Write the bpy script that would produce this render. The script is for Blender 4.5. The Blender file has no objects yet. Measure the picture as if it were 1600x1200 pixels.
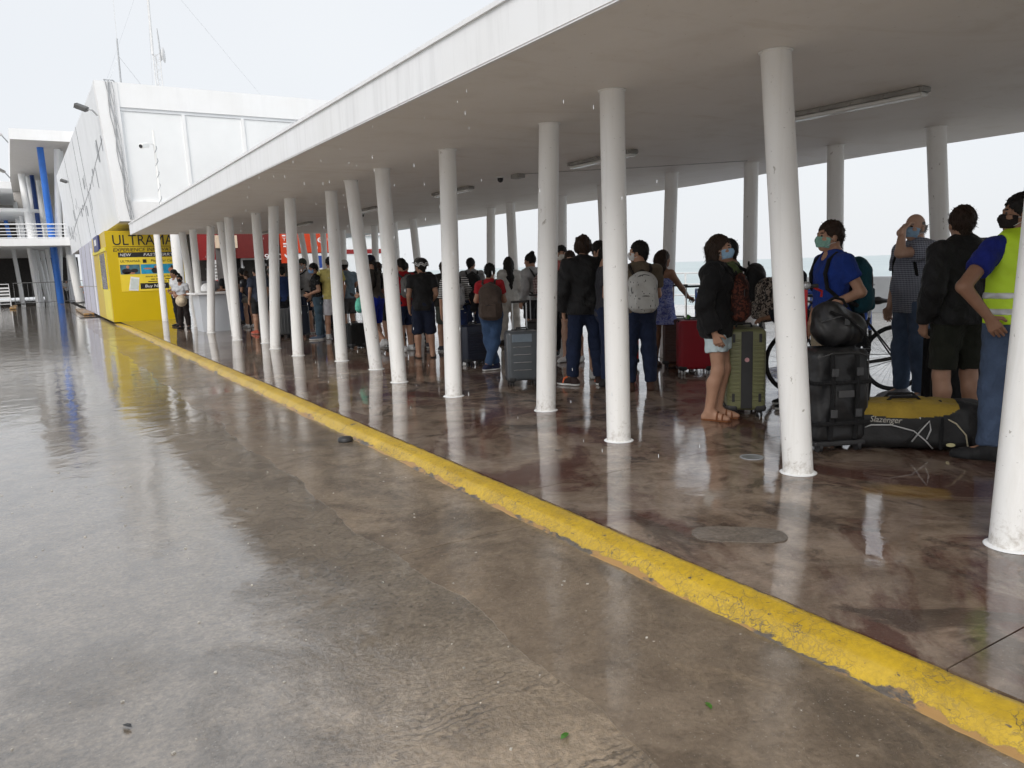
import bpy, bmesh, math, random
import numpy as np
from mathutils import Matrix, Vector

random.seed(7)
rng = np.random.default_rng(7)
scene = bpy.context.scene
COL = scene.collection
R = math.radians

# ---------------------------------------------------------------- camera
cam_data = bpy.data.cameras.new('camera')
cam = bpy.data.objects.new('camera', cam_data)
COL.objects.link(cam)
cam_data.sensor_width = 36.0
cam_data.lens = 27.0
cam_data.clip_start = 0.05
cam_data.clip_end = 9000
cam.matrix_world = Matrix(((0.84810558, 0.1072181, -0.51886531, 0.0),
                           (-0.52879219, 0.1101066, -0.84157908, 0.0),
                           (-0.03310201, 0.98811984, 0.15007811, 1.42),
                           (0, 0, 0, 1)))
scene.camera = cam

# ---------------------------------------------------------------- sky and sun (overcast)
SUN_EL, SUN_AZ = 40.0, 228.0          # azimuth: degrees clockwise from +Y
world = bpy.data.worlds.new('World')
scene.world = world
world.use_nodes = True
wn = world.node_tree.nodes
wl = world.node_tree.links
wn.clear()
w_out = wn.new('ShaderNodeOutputWorld')
w_bg = wn.new('ShaderNodeBackground')
w_sky = wn.new('ShaderNodeTexSky')
w_sky.sky_type = 'NISHITA'
w_sky.sun_disc = False
w_sky.sun_elevation = R(SUN_EL)
w_sky.sun_rotation = R(SUN_AZ)
w_sky.dust_density = 4.0
w_sky.air_density = 1.0
w_sky.ozone_density = 1.0
w_mix = wn.new('ShaderNodeMix'); w_mix.data_type = 'RGBA'
w_noise = wn.new('ShaderNodeTexNoise'); w_noise.inputs['Scale'].default_value = 1.3
w_noise.inputs['Detail'].default_value = 3.0
w_tc = wn.new('ShaderNodeTexCoord')
w_ramp = wn.new('ShaderNodeValToRGB')
w_ramp.color_ramp.elements[0].position = 0.25
w_ramp.color_ramp.elements[0].color = (6.2, 6.45, 6.85, 1)
w_ramp.color_ramp.elements[1].position = 0.75
w_ramp.color_ramp.elements[1].color = (6.95, 7.1, 7.25, 1)
wl.new(w_tc.outputs['Generated'], w_noise.inputs['Vector'])
wl.new(w_noise.outputs['Fac'], w_ramp.inputs['Fac'])
wl.new(w_sky.outputs['Color'], w_mix.inputs['A'])
wl.new(w_ramp.outputs['Color'], w_mix.inputs['B'])
w_mix.inputs['Factor'].default_value = 0.9      # cloud layer over the clear sky
wl.new(w_mix.outputs['Result'], w_bg.inputs['Color'])
w_bg.inputs['Strength'].default_value = 0.1
wl.new(w_bg.outputs['Background'], w_out.inputs['Surface'])

sun_data = bpy.data.lights.new('sun', 'SUN')
sun_data.energy = 1.35
sun_data.angle = R(35)
sun_data.color = (1.0, 0.97, 0.93)
sun = bpy.data.objects.new('sun', sun_data)
COL.objects.link(sun)
_sd = Vector((math.sin(R(SUN_AZ)) * math.cos(R(SUN_EL)), math.cos(R(SUN_AZ)) * math.cos(R(SUN_EL)), math.sin(R(SUN_EL))))
sun.rotation_euler = _sd.to_track_quat('Z', 'Y').to_euler()

scene.view_settings.view_transform = 'Standard'
scene.view_settings.look = 'None'
scene.view_settings.exposure = 0.46
scene.view_settings.gamma = 1.0
scene.view_settings.use_curve_mapping = False
scene.cycles.use_denoising = True
scene.cycles.max_bounces = 8
scene.cycles.diffuse_bounces = 4
scene.cycles.glossy_bounces = 3
scene.cycles.use_adaptive_sampling = True
scene.cycles.adaptive_threshold = 0.035
scene.cycles.sample_clamp_indirect = 6.0

# ---------------------------------------------------------------- materials
MATS = {}
def lin(r, g, b):
    f = lambda c: (c / 255 / 12.92) if c / 255 <= 0.04045 else ((c / 255 + 0.055) / 1.055) ** 2.4
    return (f(r), f(g), f(b))

class NT:
    """small helper round a node tree"""
    def __init__(self, name):
        self.m = bpy.data.materials.new(name)
        self.m.use_nodes = True
        self.n = self.m.node_tree.nodes
        self.l = self.m.node_tree.links
        self.b = self.n['Principled BSDF']
        self.tc = self.n.new('ShaderNodeTexCoord')
    def new(self, t, **kw):
        n = self.n.new(t)
        for k, v in kw.items():
            if k in n.inputs: n.inputs[k].default_value = v
            else: setattr(n, k, v)
        return n
    def link(self, a, b): self.l.new(a, b)
    def mapping(self, scale=(1, 1, 1), rot=(0, 0, 0), coord='Object'):
        mp = self.n.new('ShaderNodeMapping')
        mp.inputs['Scale'].default_value = scale
        mp.inputs['Rotation'].default_value = rot
        self.link(self.tc.outputs[coord], mp.inputs['Vector'])
        return mp.outputs['Vector']
    def noise(self, scale, detail=3, rough=0.55, vec=None, dist=0.0):
        n = self.new('ShaderNodeTexNoise')
        n.inputs['Scale'].default_value = scale
        n.inputs['Detail'].default_value = detail
        n.inputs['Roughness'].default_value = rough
        n.inputs['Distortion'].default_value = dist
        self.link(vec if vec is not None else self.tc.outputs['Object'], n.inputs['Vector'])
        return n.outputs['Fac']
    def ramp(self, fac, a, ca, b, cb, mode='LINEAR'):
        n = self.n.new('ShaderNodeValToRGB')
        n.color_ramp.interpolation = mode
        e = n.color_ramp.elements
        f4 = lambda c: (c, c, c, 1) if not hasattr(c, '__len__') else (c[0], c[1], c[2], 1)
        e[0].position = a; e[0].color = f4(ca)
        e[1].position = b; e[1].color = f4(cb)
        self.link(fac, n.inputs['Fac'])
        return n.outputs['Color']
    def mix(self, fac, a, b, blend='MIX'):
        n = self.n.new('ShaderNodeMix'); n.data_type = 'RGBA'; n.blend_type = blend
        for s, v in (('Factor', fac), ('A', a), ('B', b)):
            if hasattr(v, 'is_linked'): self.link(v, n.inputs[s])
            elif hasattr(v, '__len__'): n.inputs[s].default_value = (v[0], v[1], v[2], 1)
            else: n.inputs[s].default_value = v
        return n.outputs['Result']
    def math(self, op, a, b=0.0, clamp=False):
        n = self.n.new('ShaderNodeMath'); n.operation = op; n.use_clamp = clamp
        for i, v in enumerate((a, b)):
            if hasattr(v, 'is_linked'): self.link(v, n.inputs[i])
            else: n.inputs[i].default_value = v
        return n.outputs[0]
    def bump(self, h, strength=0.3, dist=0.01, prev=None):
        n = self.new('ShaderNodeBump')
        n.inputs['Strength'].default_value = strength
        n.inputs['Distance'].default_value = dist
        self.link(h, n.inputs['Height'])
        if prev is not None: self.link(prev, n.inputs['Normal'])
        return n.outputs['Normal']
    def set(self, **kw):
        for k, v in kw.items():
            s = self.b.inputs[k.replace('_', ' ')]
            if hasattr(v, 'is_linked'): self.link(v, s)
            elif hasattr(v, '__len__'): s.default_value = (v[0], v[1], v[2], 1)
            else: s.default_value = v
        return self.m

def M(name, col, rough=0.55, var=0.12, vscale=6.0, bump=0.0, bscale=60.0, metal=0.0, spec=0.5, coat=0.0):
    if name in MATS: return MATS[name]
    t = NT(name)
    n = t.noise(vscale, 4)
    c = t.ramp(n, 0.3, tuple(x * (1 - var) for x in col), 0.7, tuple(min(1, x * (1 + var)) for x in col))
    t.set(Base_Color=c, Roughness=rough, Metallic=metal, Specular_IOR_Level=spec)
    if coat: t.set(Coat_Weight=coat, Coat_Roughness=0.15)
    if bump: t.set(Normal=t.bump(t.noise(bscale, 3), bump, 0.01))
    MATS[name] = t.m
    return t.m

def cloth(col, key=None, rough=0.85, weave=True):
    key = key or 'cloth_%03d_%03d_%03d' % tuple(int(c * 999) for c in col)
    if key in MATS: return MATS[key]
    t = NT(key)
    n = t.noise(9, 5)
    c = t.ramp(n, 0.3, tuple(x * 0.8 for x in col), 0.7, tuple(min(1, x * 1.15) for x in col))
    big = t.noise(16, 4, 0.6, vec=t.mapping((1, 1, 0.55)), dist=0.6)
    b1 = t.bump(big, 0.8, 0.028)
    b2 = t.bump(t.noise(320, 2), 0.18, 0.004, b1)
    t.set(Base_Color=c, Roughness=rough, Normal=b2, Sheen_Weight=0.04, Specular_IOR_Level=0.25)
    MATS[key] = t.m
    return t.m

def skin(col):
    key = 'skin_%03d_%03d_%03d' % tuple(int(c * 999) for c in col)
    if key in MATS: return MATS[key]
    t = NT(key)
    n = t.noise(14, 4)
    c = t.ramp(n, 0.3, (col[0] * 0.9, col[1] * 0.85, col[2] * 0.83), 0.7, (col[0] * 1.06, col[1] * 1.05, col[2] * 1.05))
    t.set(Base_Color=c, Roughness=0.48, Specular_IOR_Level=0.4, Normal=t.bump(t.noise(150, 3), 0.12, 0.003))
    MATS[key] = t.m
    return t.m

def hairmat(col):
    key = 'hair_%03d_%03d_%03d' % tuple(int(c * 999) for c in col)
    if key in MATS: return MATS[key]
    t = NT(key)
    v = t.mapping((1, 1, 0.12))
    n = t.noise(140, 3, 0.6, vec=v)
    c = t.ramp(n, 0.3, tuple(x * 0.55 for x in col), 0.75, tuple(x * 1.35 for x in col))
    t.set(Base_Color=c, Roughness=0.55, Specular_IOR_Level=0.25, Normal=t.bump(n, 0.7, 0.008))
    MATS[key] = t.m
    return t.m

# ---------------------------------------------------------------- object helpers
def put(o, parent=None, loc=None, rotz=None):
    COL.objects.link(o)
    if parent is not None: o.parent = parent
    if loc is not None: o.location = loc
    if rotz is not None: o.rotation_euler = (0, 0, rotz)
    return o

def tag(o, label=None, cat=None, group=None, kind=None):
    if label: o['label'] = label
    if cat: o['category'] = cat
    if group: o['group'] = group
    if kind: o['kind'] = kind
    return o

def empty(name, loc=(0, 0, 0), rotz=0.0):
    o = bpy.data.objects.new(name, None)
    o.empty_display_size = 0.1
    return put(o, None, loc, rotz)

def mesh_np(name, V, Q, mats, midx=None, smooth=True):
    me = bpy.data.meshes.new(name)
    V = np.asarray(V, dtype=np.float32); Q = np.asarray(Q, dtype=np.int32)
    k = Q.shape[1]
    me.vertices.add(len(V)); me.vertices.foreach_set('co', V.ravel())
    me.loops.add(Q.size); me.loops.foreach_set('vertex_index', Q.ravel())
    me.polygons.add(len(Q))
    me.polygons.foreach_set('loop_start', np.arange(0, Q.size, k, dtype=np.int32))
    me.polygons.foreach_set('loop_total', np.full(len(Q), k, dtype=np.int32))
    if midx is not None: me.polygons.foreach_set('material_index', np.asarray(midx, dtype=np.int32))
    if smooth: me.polygons.foreach_set('use_smooth', np.ones(len(Q), dtype=bool))
    for m in (mats if isinstance(mats, (list, tuple)) else [mats]): me.materials.append(m)
    me.update(calc_edges=True); me.validate()
    return me

class MB:
    """collects shapes for ONE mesh object"""
    def __init__(self): self.bm = bmesh.new(); self.mi = 0
    def _mat(self, faces):
        for f in faces: f.material_index = self.mi
    def box(self, c, s, rz=0.0, bevel=0.0, seg=2, rot=None):
        bm2 = bmesh.new()
        bmesh.ops.create_cube(bm2, size=1.0)
        bmesh.ops.scale(bm2, vec=s, verts=bm2.verts)
        if bevel: bmesh.ops.bevel(bm2, geom=bm2.edges[:], offset=bevel, segments=seg, affect='EDGES', profile=0.5)
        mtx = Matrix.Translation(c) @ (rot.to_4x4() if rot is not None else Matrix.Rotation(rz, 4, 'Z'))
        bmesh.ops.transform(bm2, matrix=mtx, verts=bm2.verts)
        self._merge(bm2); return self
    def _merge(self, bm2):
        vm = {v: self.bm.verts.new(v.co) for v in bm2.verts}
        for f in bm2.faces:
            try:
                nf = self.bm.faces.new([vm[v] for v in f.verts]); nf.material_index = self.mi
            except ValueError: pass
        bm2.free()
    def tube(self, pts, r, seg=8, cap=True, closed=False):
        pts = [Vector(p) for p in pts]
        rs = r if hasattr(r, '__len__') else [r] * len(pts)
        rings = []; n = len(pts); prev = None
        for i, p in enumerate(pts):
            if closed: d = (pts[(i + 1) % n] - pts[i - 1])
            else: d = (pts[min(i + 1, n - 1)] - pts[max(i - 1, 0)])
            d = d.normalized() if d.length > 1e-9 else Vector((0, 0, 1))
            if prev is None:
                a = Vector((0, 0, 1)) if abs(d.z) < 0.9 else Vector((1, 0, 0))
                u = d.cross(a).normalized()
            else:
                u = (prev - d * prev.dot(d)).normalized()
            prev = u; w = d.cross(u)
            rings.append([self.bm.verts.new(p + (u * math.cos(2 * math.pi * k / seg) + w * math.sin(2 * math.pi * k / seg)) * rs[i]) for k in range(seg)])
        m = n if closed else n - 1
        for i in range(m):
            A = rings[i]; B = rings[(i + 1) % n]
            for k in range(seg):
                f = self.bm.faces.new((A[k], A[(k + 1) % seg], B[(k + 1) % seg], B[k])); f.material_index = self.mi
        if cap and not closed:
            f = self.bm.faces.new(list(reversed(rings[0]))); f.material_index = self.mi
            f = self.bm.faces.new(rings[-1]); f.material_index = self.mi
        return self
    def lathe(self, prof, c=(0, 0, 0), seg=24, axis='Z'):
        c = Vector(c); rings = []
        for (r, z) in prof:
            ring = []
            for k in range(seg):
                a = 2 * math.pi * k / seg
                v = Vector((r * math.cos(a), r * math.sin(a), z))
                if axis == 'Y': v = Vector((v.x, v.z, v.y))
                if axis == 'X': v = Vector((v.z, v.x, v.y))
                ring.append(self.bm.verts.new(c + v))
            rings.append(ring)
        for i in range(len(rings) - 1):
            for k in range(seg):
                f = self.bm.faces.new((rings[i][k], rings[i][(k + 1) % seg], rings[i + 1][(k + 1) % seg], rings[i + 1][k])); f.material_index = self.mi
        for rr in (rings[0], rings[-1]):
            if (rr[0].co - rr[seg // 2].co).length > 1e-5:
                f = self.bm.faces.new(rr); f.material_index = self.mi
        return self
    def prism(self, poly, vec):
        """poly: list of 3-D points (one planar outline), pushed along vec"""
        a = [self.bm.verts.new(p) for p in poly]; v = Vector(vec)
        b = [self.bm.verts.new(Vector(p) + v) for p in poly]; n = len(a)
        fs = [self.bm.faces.new(a), self.bm.faces.new(list(reversed(b)))]
        for i in range(n): fs.append(self.bm.faces.new((a[i], b[i], b[(i + 1) % n], a[(i + 1) % n])))
        self._mat(fs); return self
    def sheet(self, pts):
        f = self.bm.faces.new([self.bm.verts.new(p) for p in pts]); f.material_index = self.mi; return self
    def build(self, name, mats, parent=None, smooth=False, loc=None, rotz=None, auto=None, normals=True):
        if normals: bmesh.ops.recalc_face_normals(self.bm, faces=self.bm.faces[:])
        me = bpy.data.meshes.new(name)
        self.bm.to_mesh(me); self.bm.free()
        for m in (mats if isinstance(mats, (list, tuple)) else [mats]): me.materials.append(m)
        if smooth:
            me.polygons.foreach_set('use_smooth', np.ones(len(me.polygons), dtype=bool))
            if auto: me.set_sharp_from_angle(angle=R(auto))
        o = bpy.data.objects.new(name, me)
        return put(o, parent, loc, rotz)

def lettering(text, size, mat, parent, origin, xdir, updir, extrude=0.004, shear=0.0, width=None, name='lettering', spacing=1.0):
    """raised letters on a real surface; origin = lower left corner of the line"""
    cu = bpy.data.curves.new(name, 'FONT')
    cu.body = text; cu.size = size; cu.extrude = extrude; cu.shear = shear; cu.space_character = spacing
    cu.resolution_u = 3
    cu.materials.append(mat)
    o = bpy.data.objects.new(name, cu)
    COL.objects.link(o)
    x = Vector(xdir).normalized(); u = Vector(updir).normalized(); nrm = x.cross(u)
    sx = 1.0
    if width:
        bpy.context.view_layer.update()
        w = o.dimensions.x
        if w > 0: sx = width / w
    m = Matrix(((x.x * sx, u.x, nrm.x, origin[0]), (x.y * sx, u.y, nrm.y, origin[1]), (x.z * sx, u.z, nrm.z, origin[2]), (0, 0, 0, 1)))
    dg = bpy.context.evaluated_depsgraph_get()
    dg.update()
    me = bpy.data.meshes.new_from_object(o.evaluated_get(dg))
    bpy.data.objects.remove(o)
    me.name = name
    if not me.materials: me.materials.append(mat)
    o = bpy.data.objects.new(name, me)
    COL.objects.link(o)
    if parent is not None: o.parent = parent
    o.matrix_local = m
    return o

# ---------------------------------------------------------------- distance fields -> one continuous surface
class Field:
    def __init__(self, lo, hi, res):
        self.lo = np.array(lo, dtype=np.float32); self.res = res
        n = np.ceil((np.array(hi) - np.array(lo)) / res).astype(int) + 1
        self.n = n
        self.ax = [self.lo[i] + np.arange(n[i], dtype=np.float32) * res for i in range(3)]
        self.d = np.full(tuple(n), 0.3, dtype=np.float32)
    def _sl(self, lo, hi):
        s = []
        for i in range(3):
            a = int(max(0, math.floor((lo[i] - self.lo[i]) / self.res))); b = int(min(self.n[i], math.ceil((hi[i] - self.lo[i]) / self.res) + 1))
            if b <= a: return None
            s.append(slice(a, b))
        return tuple(s)
    def _xyz(self, s):
        return (self.ax[0][s[0]][:, None, None], self.ax[1][s[1]][None, :, None], self.ax[2][s[2]][None, None, :])
    def rc(self, a, b, ra, rb, k=0.02, flat=1.0, capb=False, capa=False, sub=False):
        a = np.asarray(a, dtype=np.float32); b = np.asarray(b, dtype=np.float32)
        m = max(ra, rb) + k + 3 * self.res
        s = self._sl(np.minimum(a, b) - m, np.maximum(a, b) + m)
        if s is None: return self
        x, y, z = self._xyz(s)
        ba = b - a; L2 = float(ba @ ba) + 1e-12
        px, py, pz = x - a[0], y - a[1], z - a[2]
        t = (px * ba[0] + py * ba[1] + pz * ba[2]) / L2
        h = np.clip(t, 0, 1)
        qx = px - ba[0] * h; qy = (py - ba[1] * h) / flat; qz = pz - ba[2] * h
        d = (np.sqrt(qx * qx + qy * qy + qz * qz) - (ra + (rb - ra) * h)) * (0.45 + 0.55 * flat if flat < 1 else 1)
        if capb: d = np.maximum(d, (t - 1) * math.sqrt(L2))
        if capa: d = np.maximum(d, -t * math.sqrt(L2))
        return self._put(s, d, k, sub)
    def el(self, c, r, k=0.02, rot=None, sub=False):
        c = np.asarray(c, dtype=np.float32); r = np.asarray(r, dtype=np.float32)
        m = float(r.max()) + k + 3 * self.res
        s = self._sl(c - m, c + m)
        if s is None: return self
        x, y, z = self._xyz(s)
        x, y, z = x - c[0], y - c[1], z - c[2]
        if rot is not None:
            x, y, z = (rot[0][0] * x + rot[1][0] * y + rot[2][0] * z, rot[0][1] * x + rot[1][1] * y + rot[2][1] * z, rot[0][2] * x + rot[1][2] * y + rot[2][2] * z)
        k0 = np.sqrt((x / r[0]) ** 2 + (y / r[1]) ** 2 + (z / r[2]) ** 2)
        k1 = np.sqrt((x / r[0] ** 2) ** 2 + (y / r[1] ** 2) ** 2 + (z / r[2] ** 2) ** 2) + 1e-6
        return self._put(s, k0 * (k0 - 1) / k1, k, sub)
    def rbox(self, c, half, rad, k=0.02, sub=False, rot=None):
        c = np.asarray(c, dtype=np.float32); half = np.asarray(half, dtype=np.float32)
        m = (float(np.linalg.norm(half)) if rot is not None else 0) + k + 3 * self.res
        lo = c - half - m; hi = c + half + m
        s = self._sl(lo, hi)
        if s is None: return self
        x, y, z = self._xyz(s)
        x, y, z = x - c[0], y - c[1], z - c[2]
        if rot is not None:
            x, y, z = (rot[0][0] * x + rot[1][0] * y + rot[2][0] * z, rot[0][1] * x + rot[1][1] * y + rot[2][1] * z, rot[0][2] * x + rot[1][2] * y + rot[2][2] * z)
        qx = np.abs(x) - half[0] + rad; qy = np.abs(y) - half[1] + rad; qz = np.abs(z) - half[2] + rad
        o = np.sqrt(np.maximum(qx, 0) ** 2 + np.maximum(qy, 0) ** 2 + np.maximum(qz, 0) ** 2)
        d = o + np.minimum(np.maximum(qx, np.maximum(qy, qz)), 0) - rad
        return self._put(s, d, k, sub)
    def _put(self, s, d, k, sub):
        c = self.d[s]
        if sub:
            d = -d
            h = np.maximum(k - np.abs(c - d), 0) / k
            self.d[s] = np.maximum(c, d) + h * h * k * 0.25
        else:
            h = np.maximum(k - np.abs(c - d), 0) / k
            self.d[s] = np.minimum(c, d) - h * h * k * 0.25
        return self
    def cut(self, n, off):
        """keep where n.p <= off"""
        x, y, z = self._xyz((slice(None),) * 3)
        self.d = np.maximum(self.d, n[0] * x + n[1] * y + n[2] * z - off).astype(np.float32)
        return self
    def folds(self, amp, seed, fz=1.0):
        x, y, z = self._xyz((slice(None),) * 3)
        r = np.random.default_rng(seed); p = r.uniform(0, 6.28, 8)
        n = np.sin(z * 34 * fz + 3.2 * np.sin(x * 12 + p[0]) + 2.6 * np.sin(y * 14 + p[1]) + p[2])
        n = n * (0.5 + 0.5 * np.sin(x * 9 + z * 7 + p[3]))
        n2 = np.sin(x * 31 + 2.2 * np.sin(z * 8 + p[4]) + y * 15 + p[5]) * 0.6
        n3 = np.sin(z * 61 * fz + x * 40 + 2 * np.sin(y * 30 + p[6])) * 0.35
        self.d += (amp * (n + n2 + n3)).astype(np.float32)
        return self
    def fuzz(self, amp, f, seed):
        x, y, z = self._xyz((slice(None),) * 3)
        p = np.random.default_rng(seed).uniform(0, 6.28, 6)
        n = np.sin(x * f + 2 * np.sin(z * f * 0.3 + p[0]) + p[1]) * np.sin(y * f * 1.1 + 2 * np.sin(z * f * 0.23 + p[2]) + p[3]) + 0.6 * np.sin(z * f * 0.45 + x * f * 0.8 + p[4])
        self.d += (amp * n).astype(np.float32)
        return self
    def mesh(self):
        d = self.d
        d[0] = d[-1] = 0.1; d[:, 0] = d[:, -1] = 0.1; d[:, :, 0] = d[:, :, -1] = 0.1
        s = d < 0
        c = np.zeros(tuple(np.array(s.shape) - 1), dtype=np.int8)
        cs = [(i, j, k) for i in (0, 1) for j in (0, 1) for k in (0, 1)]
        nx, ny, nz = s.shape
        for (i, j, k) in cs: c += s[i:nx - 1 + i, j:ny - 1 + j, k:nz - 1 + k]
        act = np.argwhere((c > 0) & (c < 8))
        if len(act) == 0: return np.zeros((0, 3)), np.zeros((0, 4), int)
        vals = np.stack([d[act[:, 0] + i, act[:, 1] + j, act[:, 2] + k] for (i, j, k) in cs], 1)
        cc = np.array(cs, dtype=np.float32)
        acc = np.zeros((len(act), 3), dtype=np.float32); cnt = np.zeros(len(act), dtype=np.float32)
        for a in range(8):
            for b in range(a + 1, 8):
                if np.abs(cc[a] - cc[b]).sum() != 1: continue
                m = (vals[:, a] < 0) != (vals[:, b] < 0)
                t = vals[m, a] / (vals[m, a] - vals[m, b])
                acc[m] += cc[a] + (cc[b] - cc[a]) * t[:, None]; cnt[m] += 1
        V = self.lo + (act + acc / cnt[:, None]) * self.res
        idx = np.full(c.shape, -1, dtype=np.int32)
        idx[act[:, 0], act[:, 1], act[:, 2]] = np.arange(len(act))
        Q = []
        for ax in range(3):
            u, v = (ax + 1) % 3, (ax + 2) % 3
            sa = [slice(None)] * 3; sb = [slice(None)] * 3
            sa[ax] = slice(0, -1); sb[ax] = slice(1, None)
            A = s[tuple(sa)]; B = s[tuple(sb)]
            e = np.argwhere(A != B)
            e = e[(e[:, u] > 0) & (e[:, v] > 0) & (e[:, u] < s.shape[u] - 1) & (e[:, v] < s.shape[v] - 1)]
            if len(e) == 0: continue
            ins = A[e[:, 0], e[:, 1], e[:, 2]]
            def cell(du, dv):
                g = e.copy(); g[:, u] += du; g[:, v] += dv
                return idx[g[:, 0], g[:, 1], g[:, 2]]
            q = np.stack([cell(-1, -1), cell(0, -1), cell(0, 0), cell(-1, 0)], 1)
            q[~ins] = q[~ins][:, ::-1]
            Q.append(q)
        Q = np.concatenate(Q)
        return V, Q[(Q >= 0).all(1)]

def field_obj(name, F, mats, parent=None, loc=None, rotz=None, midx_fn=None):
    V, Q = F.mesh()
    mi = midx_fn(V[Q].mean(1)) if midx_fn is not None else None
    me = mesh_np(name, V, Q, mats, mi)
    return put(bpy.data.objects.new(name, me), parent, loc, rotz)

# ================================================================ SETTING: ground materials
def geo_pos(t):
    g = t.new('ShaderNodeNewGeometry')
    return g.outputs['Position']
def sep(t, v):
    s = t.new('ShaderNodeSeparateXYZ'); t.link(v, s.inputs[0]); return s.outputs
def scaled(t, v, sc, loc=(0, 0, 0)):
    m = t.new('ShaderNodeMapping'); m.inputs['Scale'].default_value = sc; m.inputs['Location'].default_value = loc
    t.link(v, m.inputs['Vector']); return m.outputs['Vector']

def wet_ground(name, dark, mid, light, stains=(), rough_lo=0.03, rough_hi=0.25, puddle=(0.42, 0.6),
               grain=0.35, grain_scale=42, film=0.8, raked=False, ior=1.7, ripple=0.5, seed=0.0, coarse=0.6, pits=0.0, standing=0.0):
    t = NT(name); P = geo_pos(t); P = scaled(t, P, (1, 1, 1), (seed, seed * 1.7, 0))
    n_big = t.noise(0.32, 5, 0.55, P, 0.6)
    n_mid = t.noise(1.7, 8, 0.66, P, 0.9)
    n_fine = t.noise(9, 7, 0.7, P, 0.5)
    n_gr = t.noise(grain_scale, 5, 0.7, P)
    v = t.math('ADD', t.math('MULTIPLY', n_mid, 0.62), t.math('MULTIPLY', n_fine, 0.38))
    c = t.ramp(v, 0.41, dark, 0.58, light)
    c = t.mix(t.ramp(n_big, 0.4, 0.0, 0.6, 0.4), c, mid)
    for k, (col, sc, lo, hi, amt) in enumerate(stains):
        n_st = t.noise(sc, 8, 0.68, scaled(t, P, (1.0, 0.75, 1), (3.1 + 5 * k, 1.7 + 3 * k, 0)), 1.3)
        c = t.mix(t.ramp(n_st, lo, 0.0, hi, amt), c, col)
    c = t.mix(grain, c, t.ramp(n_gr, 0.32, 0.3, 0.68, 1.0), 'MULTIPLY')
    if pits:
        pt = t.noise(26, 3, 0.5, P, 0.3)
        c = t.mix(t.ramp(pt, 0.30, pits, 0.40, 0.0), c, tuple(x * 0.35 for x in dark))
    speck = t.noise(95, 2, 0.5, P)
    c = t.mix(t.ramp(speck, 0.68, 0.0, 0.74, 0.5), c, (0.46, 0.42, 0.36))
    wet = t.math('ADD', t.math('MULTIPLY', n_big, 0.55), t.math('MULTIPLY', n_mid, 0.45))
    if standing:       # shallow standing water farther along the road
        yy = sep(t, P)[1]
        wet = t.math('ADD', wet, t.ramp(t.math('MULTIPLY', yy, 0.05), 0.14, 0.0, 0.27, standing))
    pud = t.ramp(wet, puddle[0], 0.0, puddle[1], 1.0)
    bh = t.math('ADD', t.math('MULTIPLY', n_gr, 0.7), t.math('MULTIPLY', n_fine, 0.9))
    if raked:
        x, y, z = sep(t, P)
        w = t.new('ShaderNodeTexWave'); w.wave_type = 'BANDS'; w.bands_direction = 'Y'
        w.inputs['Scale'].default_value = 9.0; w.inputs['Distortion'].default_value = 15.0
        w.inputs['Detail'].default_value = 3.0; w.inputs['Detail Scale'].default_value = 0.85; w.inputs['Detail Roughness'].default_value = 0.7
        t.link(scaled(t, P, (0.8, 1.0, 1.0)), w.inputs['Vector'])
        edge = t.math('ADD', y, t.math('MULTIPLY', n_mid, 2.2))
        rk = t.ramp(t.math('MULTIPLY', edge, 0.1), 0.30, 1.0, 0.41, 0.0)
        xm = t.ramp(t.math('ADD', x, t.math('MULTIPLY', n_mid, 1.6)), 0.55, 0.0, 0.98, 1.0)
        xm = t.ramp(t.math('MULTIPLY', t.math('ADD', x, t.math('MULTIPLY', n_mid, 1.6)), 0.5), 0.58, 0.0, 0.86, 1.0)
        rk = t.math('MULTIPLY', rk, xm)
        brk = t.ramp(t.noise(3.4, 5, 0.65, P, 0.5), 0.44, 0.0, 0.60, 1.0)
        groove = t.math('MULTIPLY', t.ramp(w.outputs['Fac'], 0.10, 1.0, 0.42, 0.0), brk)
        tan = t.ramp(v, 0.41, (0.27, 0.20, 0.13), 0.58, (0.46, 0.35, 0.235))
        tan = t.mix(t.math('MULTIPLY', groove, 0.65), tan, (0.075, 0.055, 0.036))
        tan = t.mix(grain * 0.8, tan, t.ramp(n_gr, 0.32, 0.35, 0.68, 1.0), 'MULTIPLY')
        c = t.mix(rk, c, tan)
        bh = t.math('ADD', bh, t.math('MULTIPLY', t.math('MULTIPLY', t.math('SUBTRACT', 1.0, groove), rk), 0.9))
        pud = t.math('MULTIPLY', pud, t.math('SUBTRACT', 1.0, t.math('MULTIPLY', rk, 0.9)))
    base_n = t.bump(bh, 0.7, 0.014)
    dry = t.math('SUBTRACT', 1.0, pud)
    rip = t.math('ADD', t.noise(2.6, 3, 0.5, P, 0.7), t.math('MULTIPLY', t.noise(8, 3, 0.5, P, 0.4), 0.12))
    rip2 = t.noise(30, 5, 0.65, P, 0.3)
    film_h = t.math('ADD', t.math('MULTIPLY', rip, ripple), t.math('MULTIPLY', t.math('ADD', rip2, n_gr), t.math('MULTIPLY', t.math('ADD', dry, 0.06), coarse)))
    film_n = t.bump(film_h, 0.6, 0.01)
    rough = t.mix(pud, (rough_hi,) * 3, (rough_lo,) * 3)
    t.set(Base_Color=c, Roughness=t.mix(pud, (0.6,) * 3, (0.4,) * 3), Normal=base_n, Specular_IOR_Level=0.12,
          Coat_Weight=t.mix(pud, (film * 0.85,) * 3, (1.0, 1.0, 1.0)), Coat_Roughness=rough, Coat_Normal=film_n)
    t.b.inputs['Coat IOR'].default_value = ior
    return t.m

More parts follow.
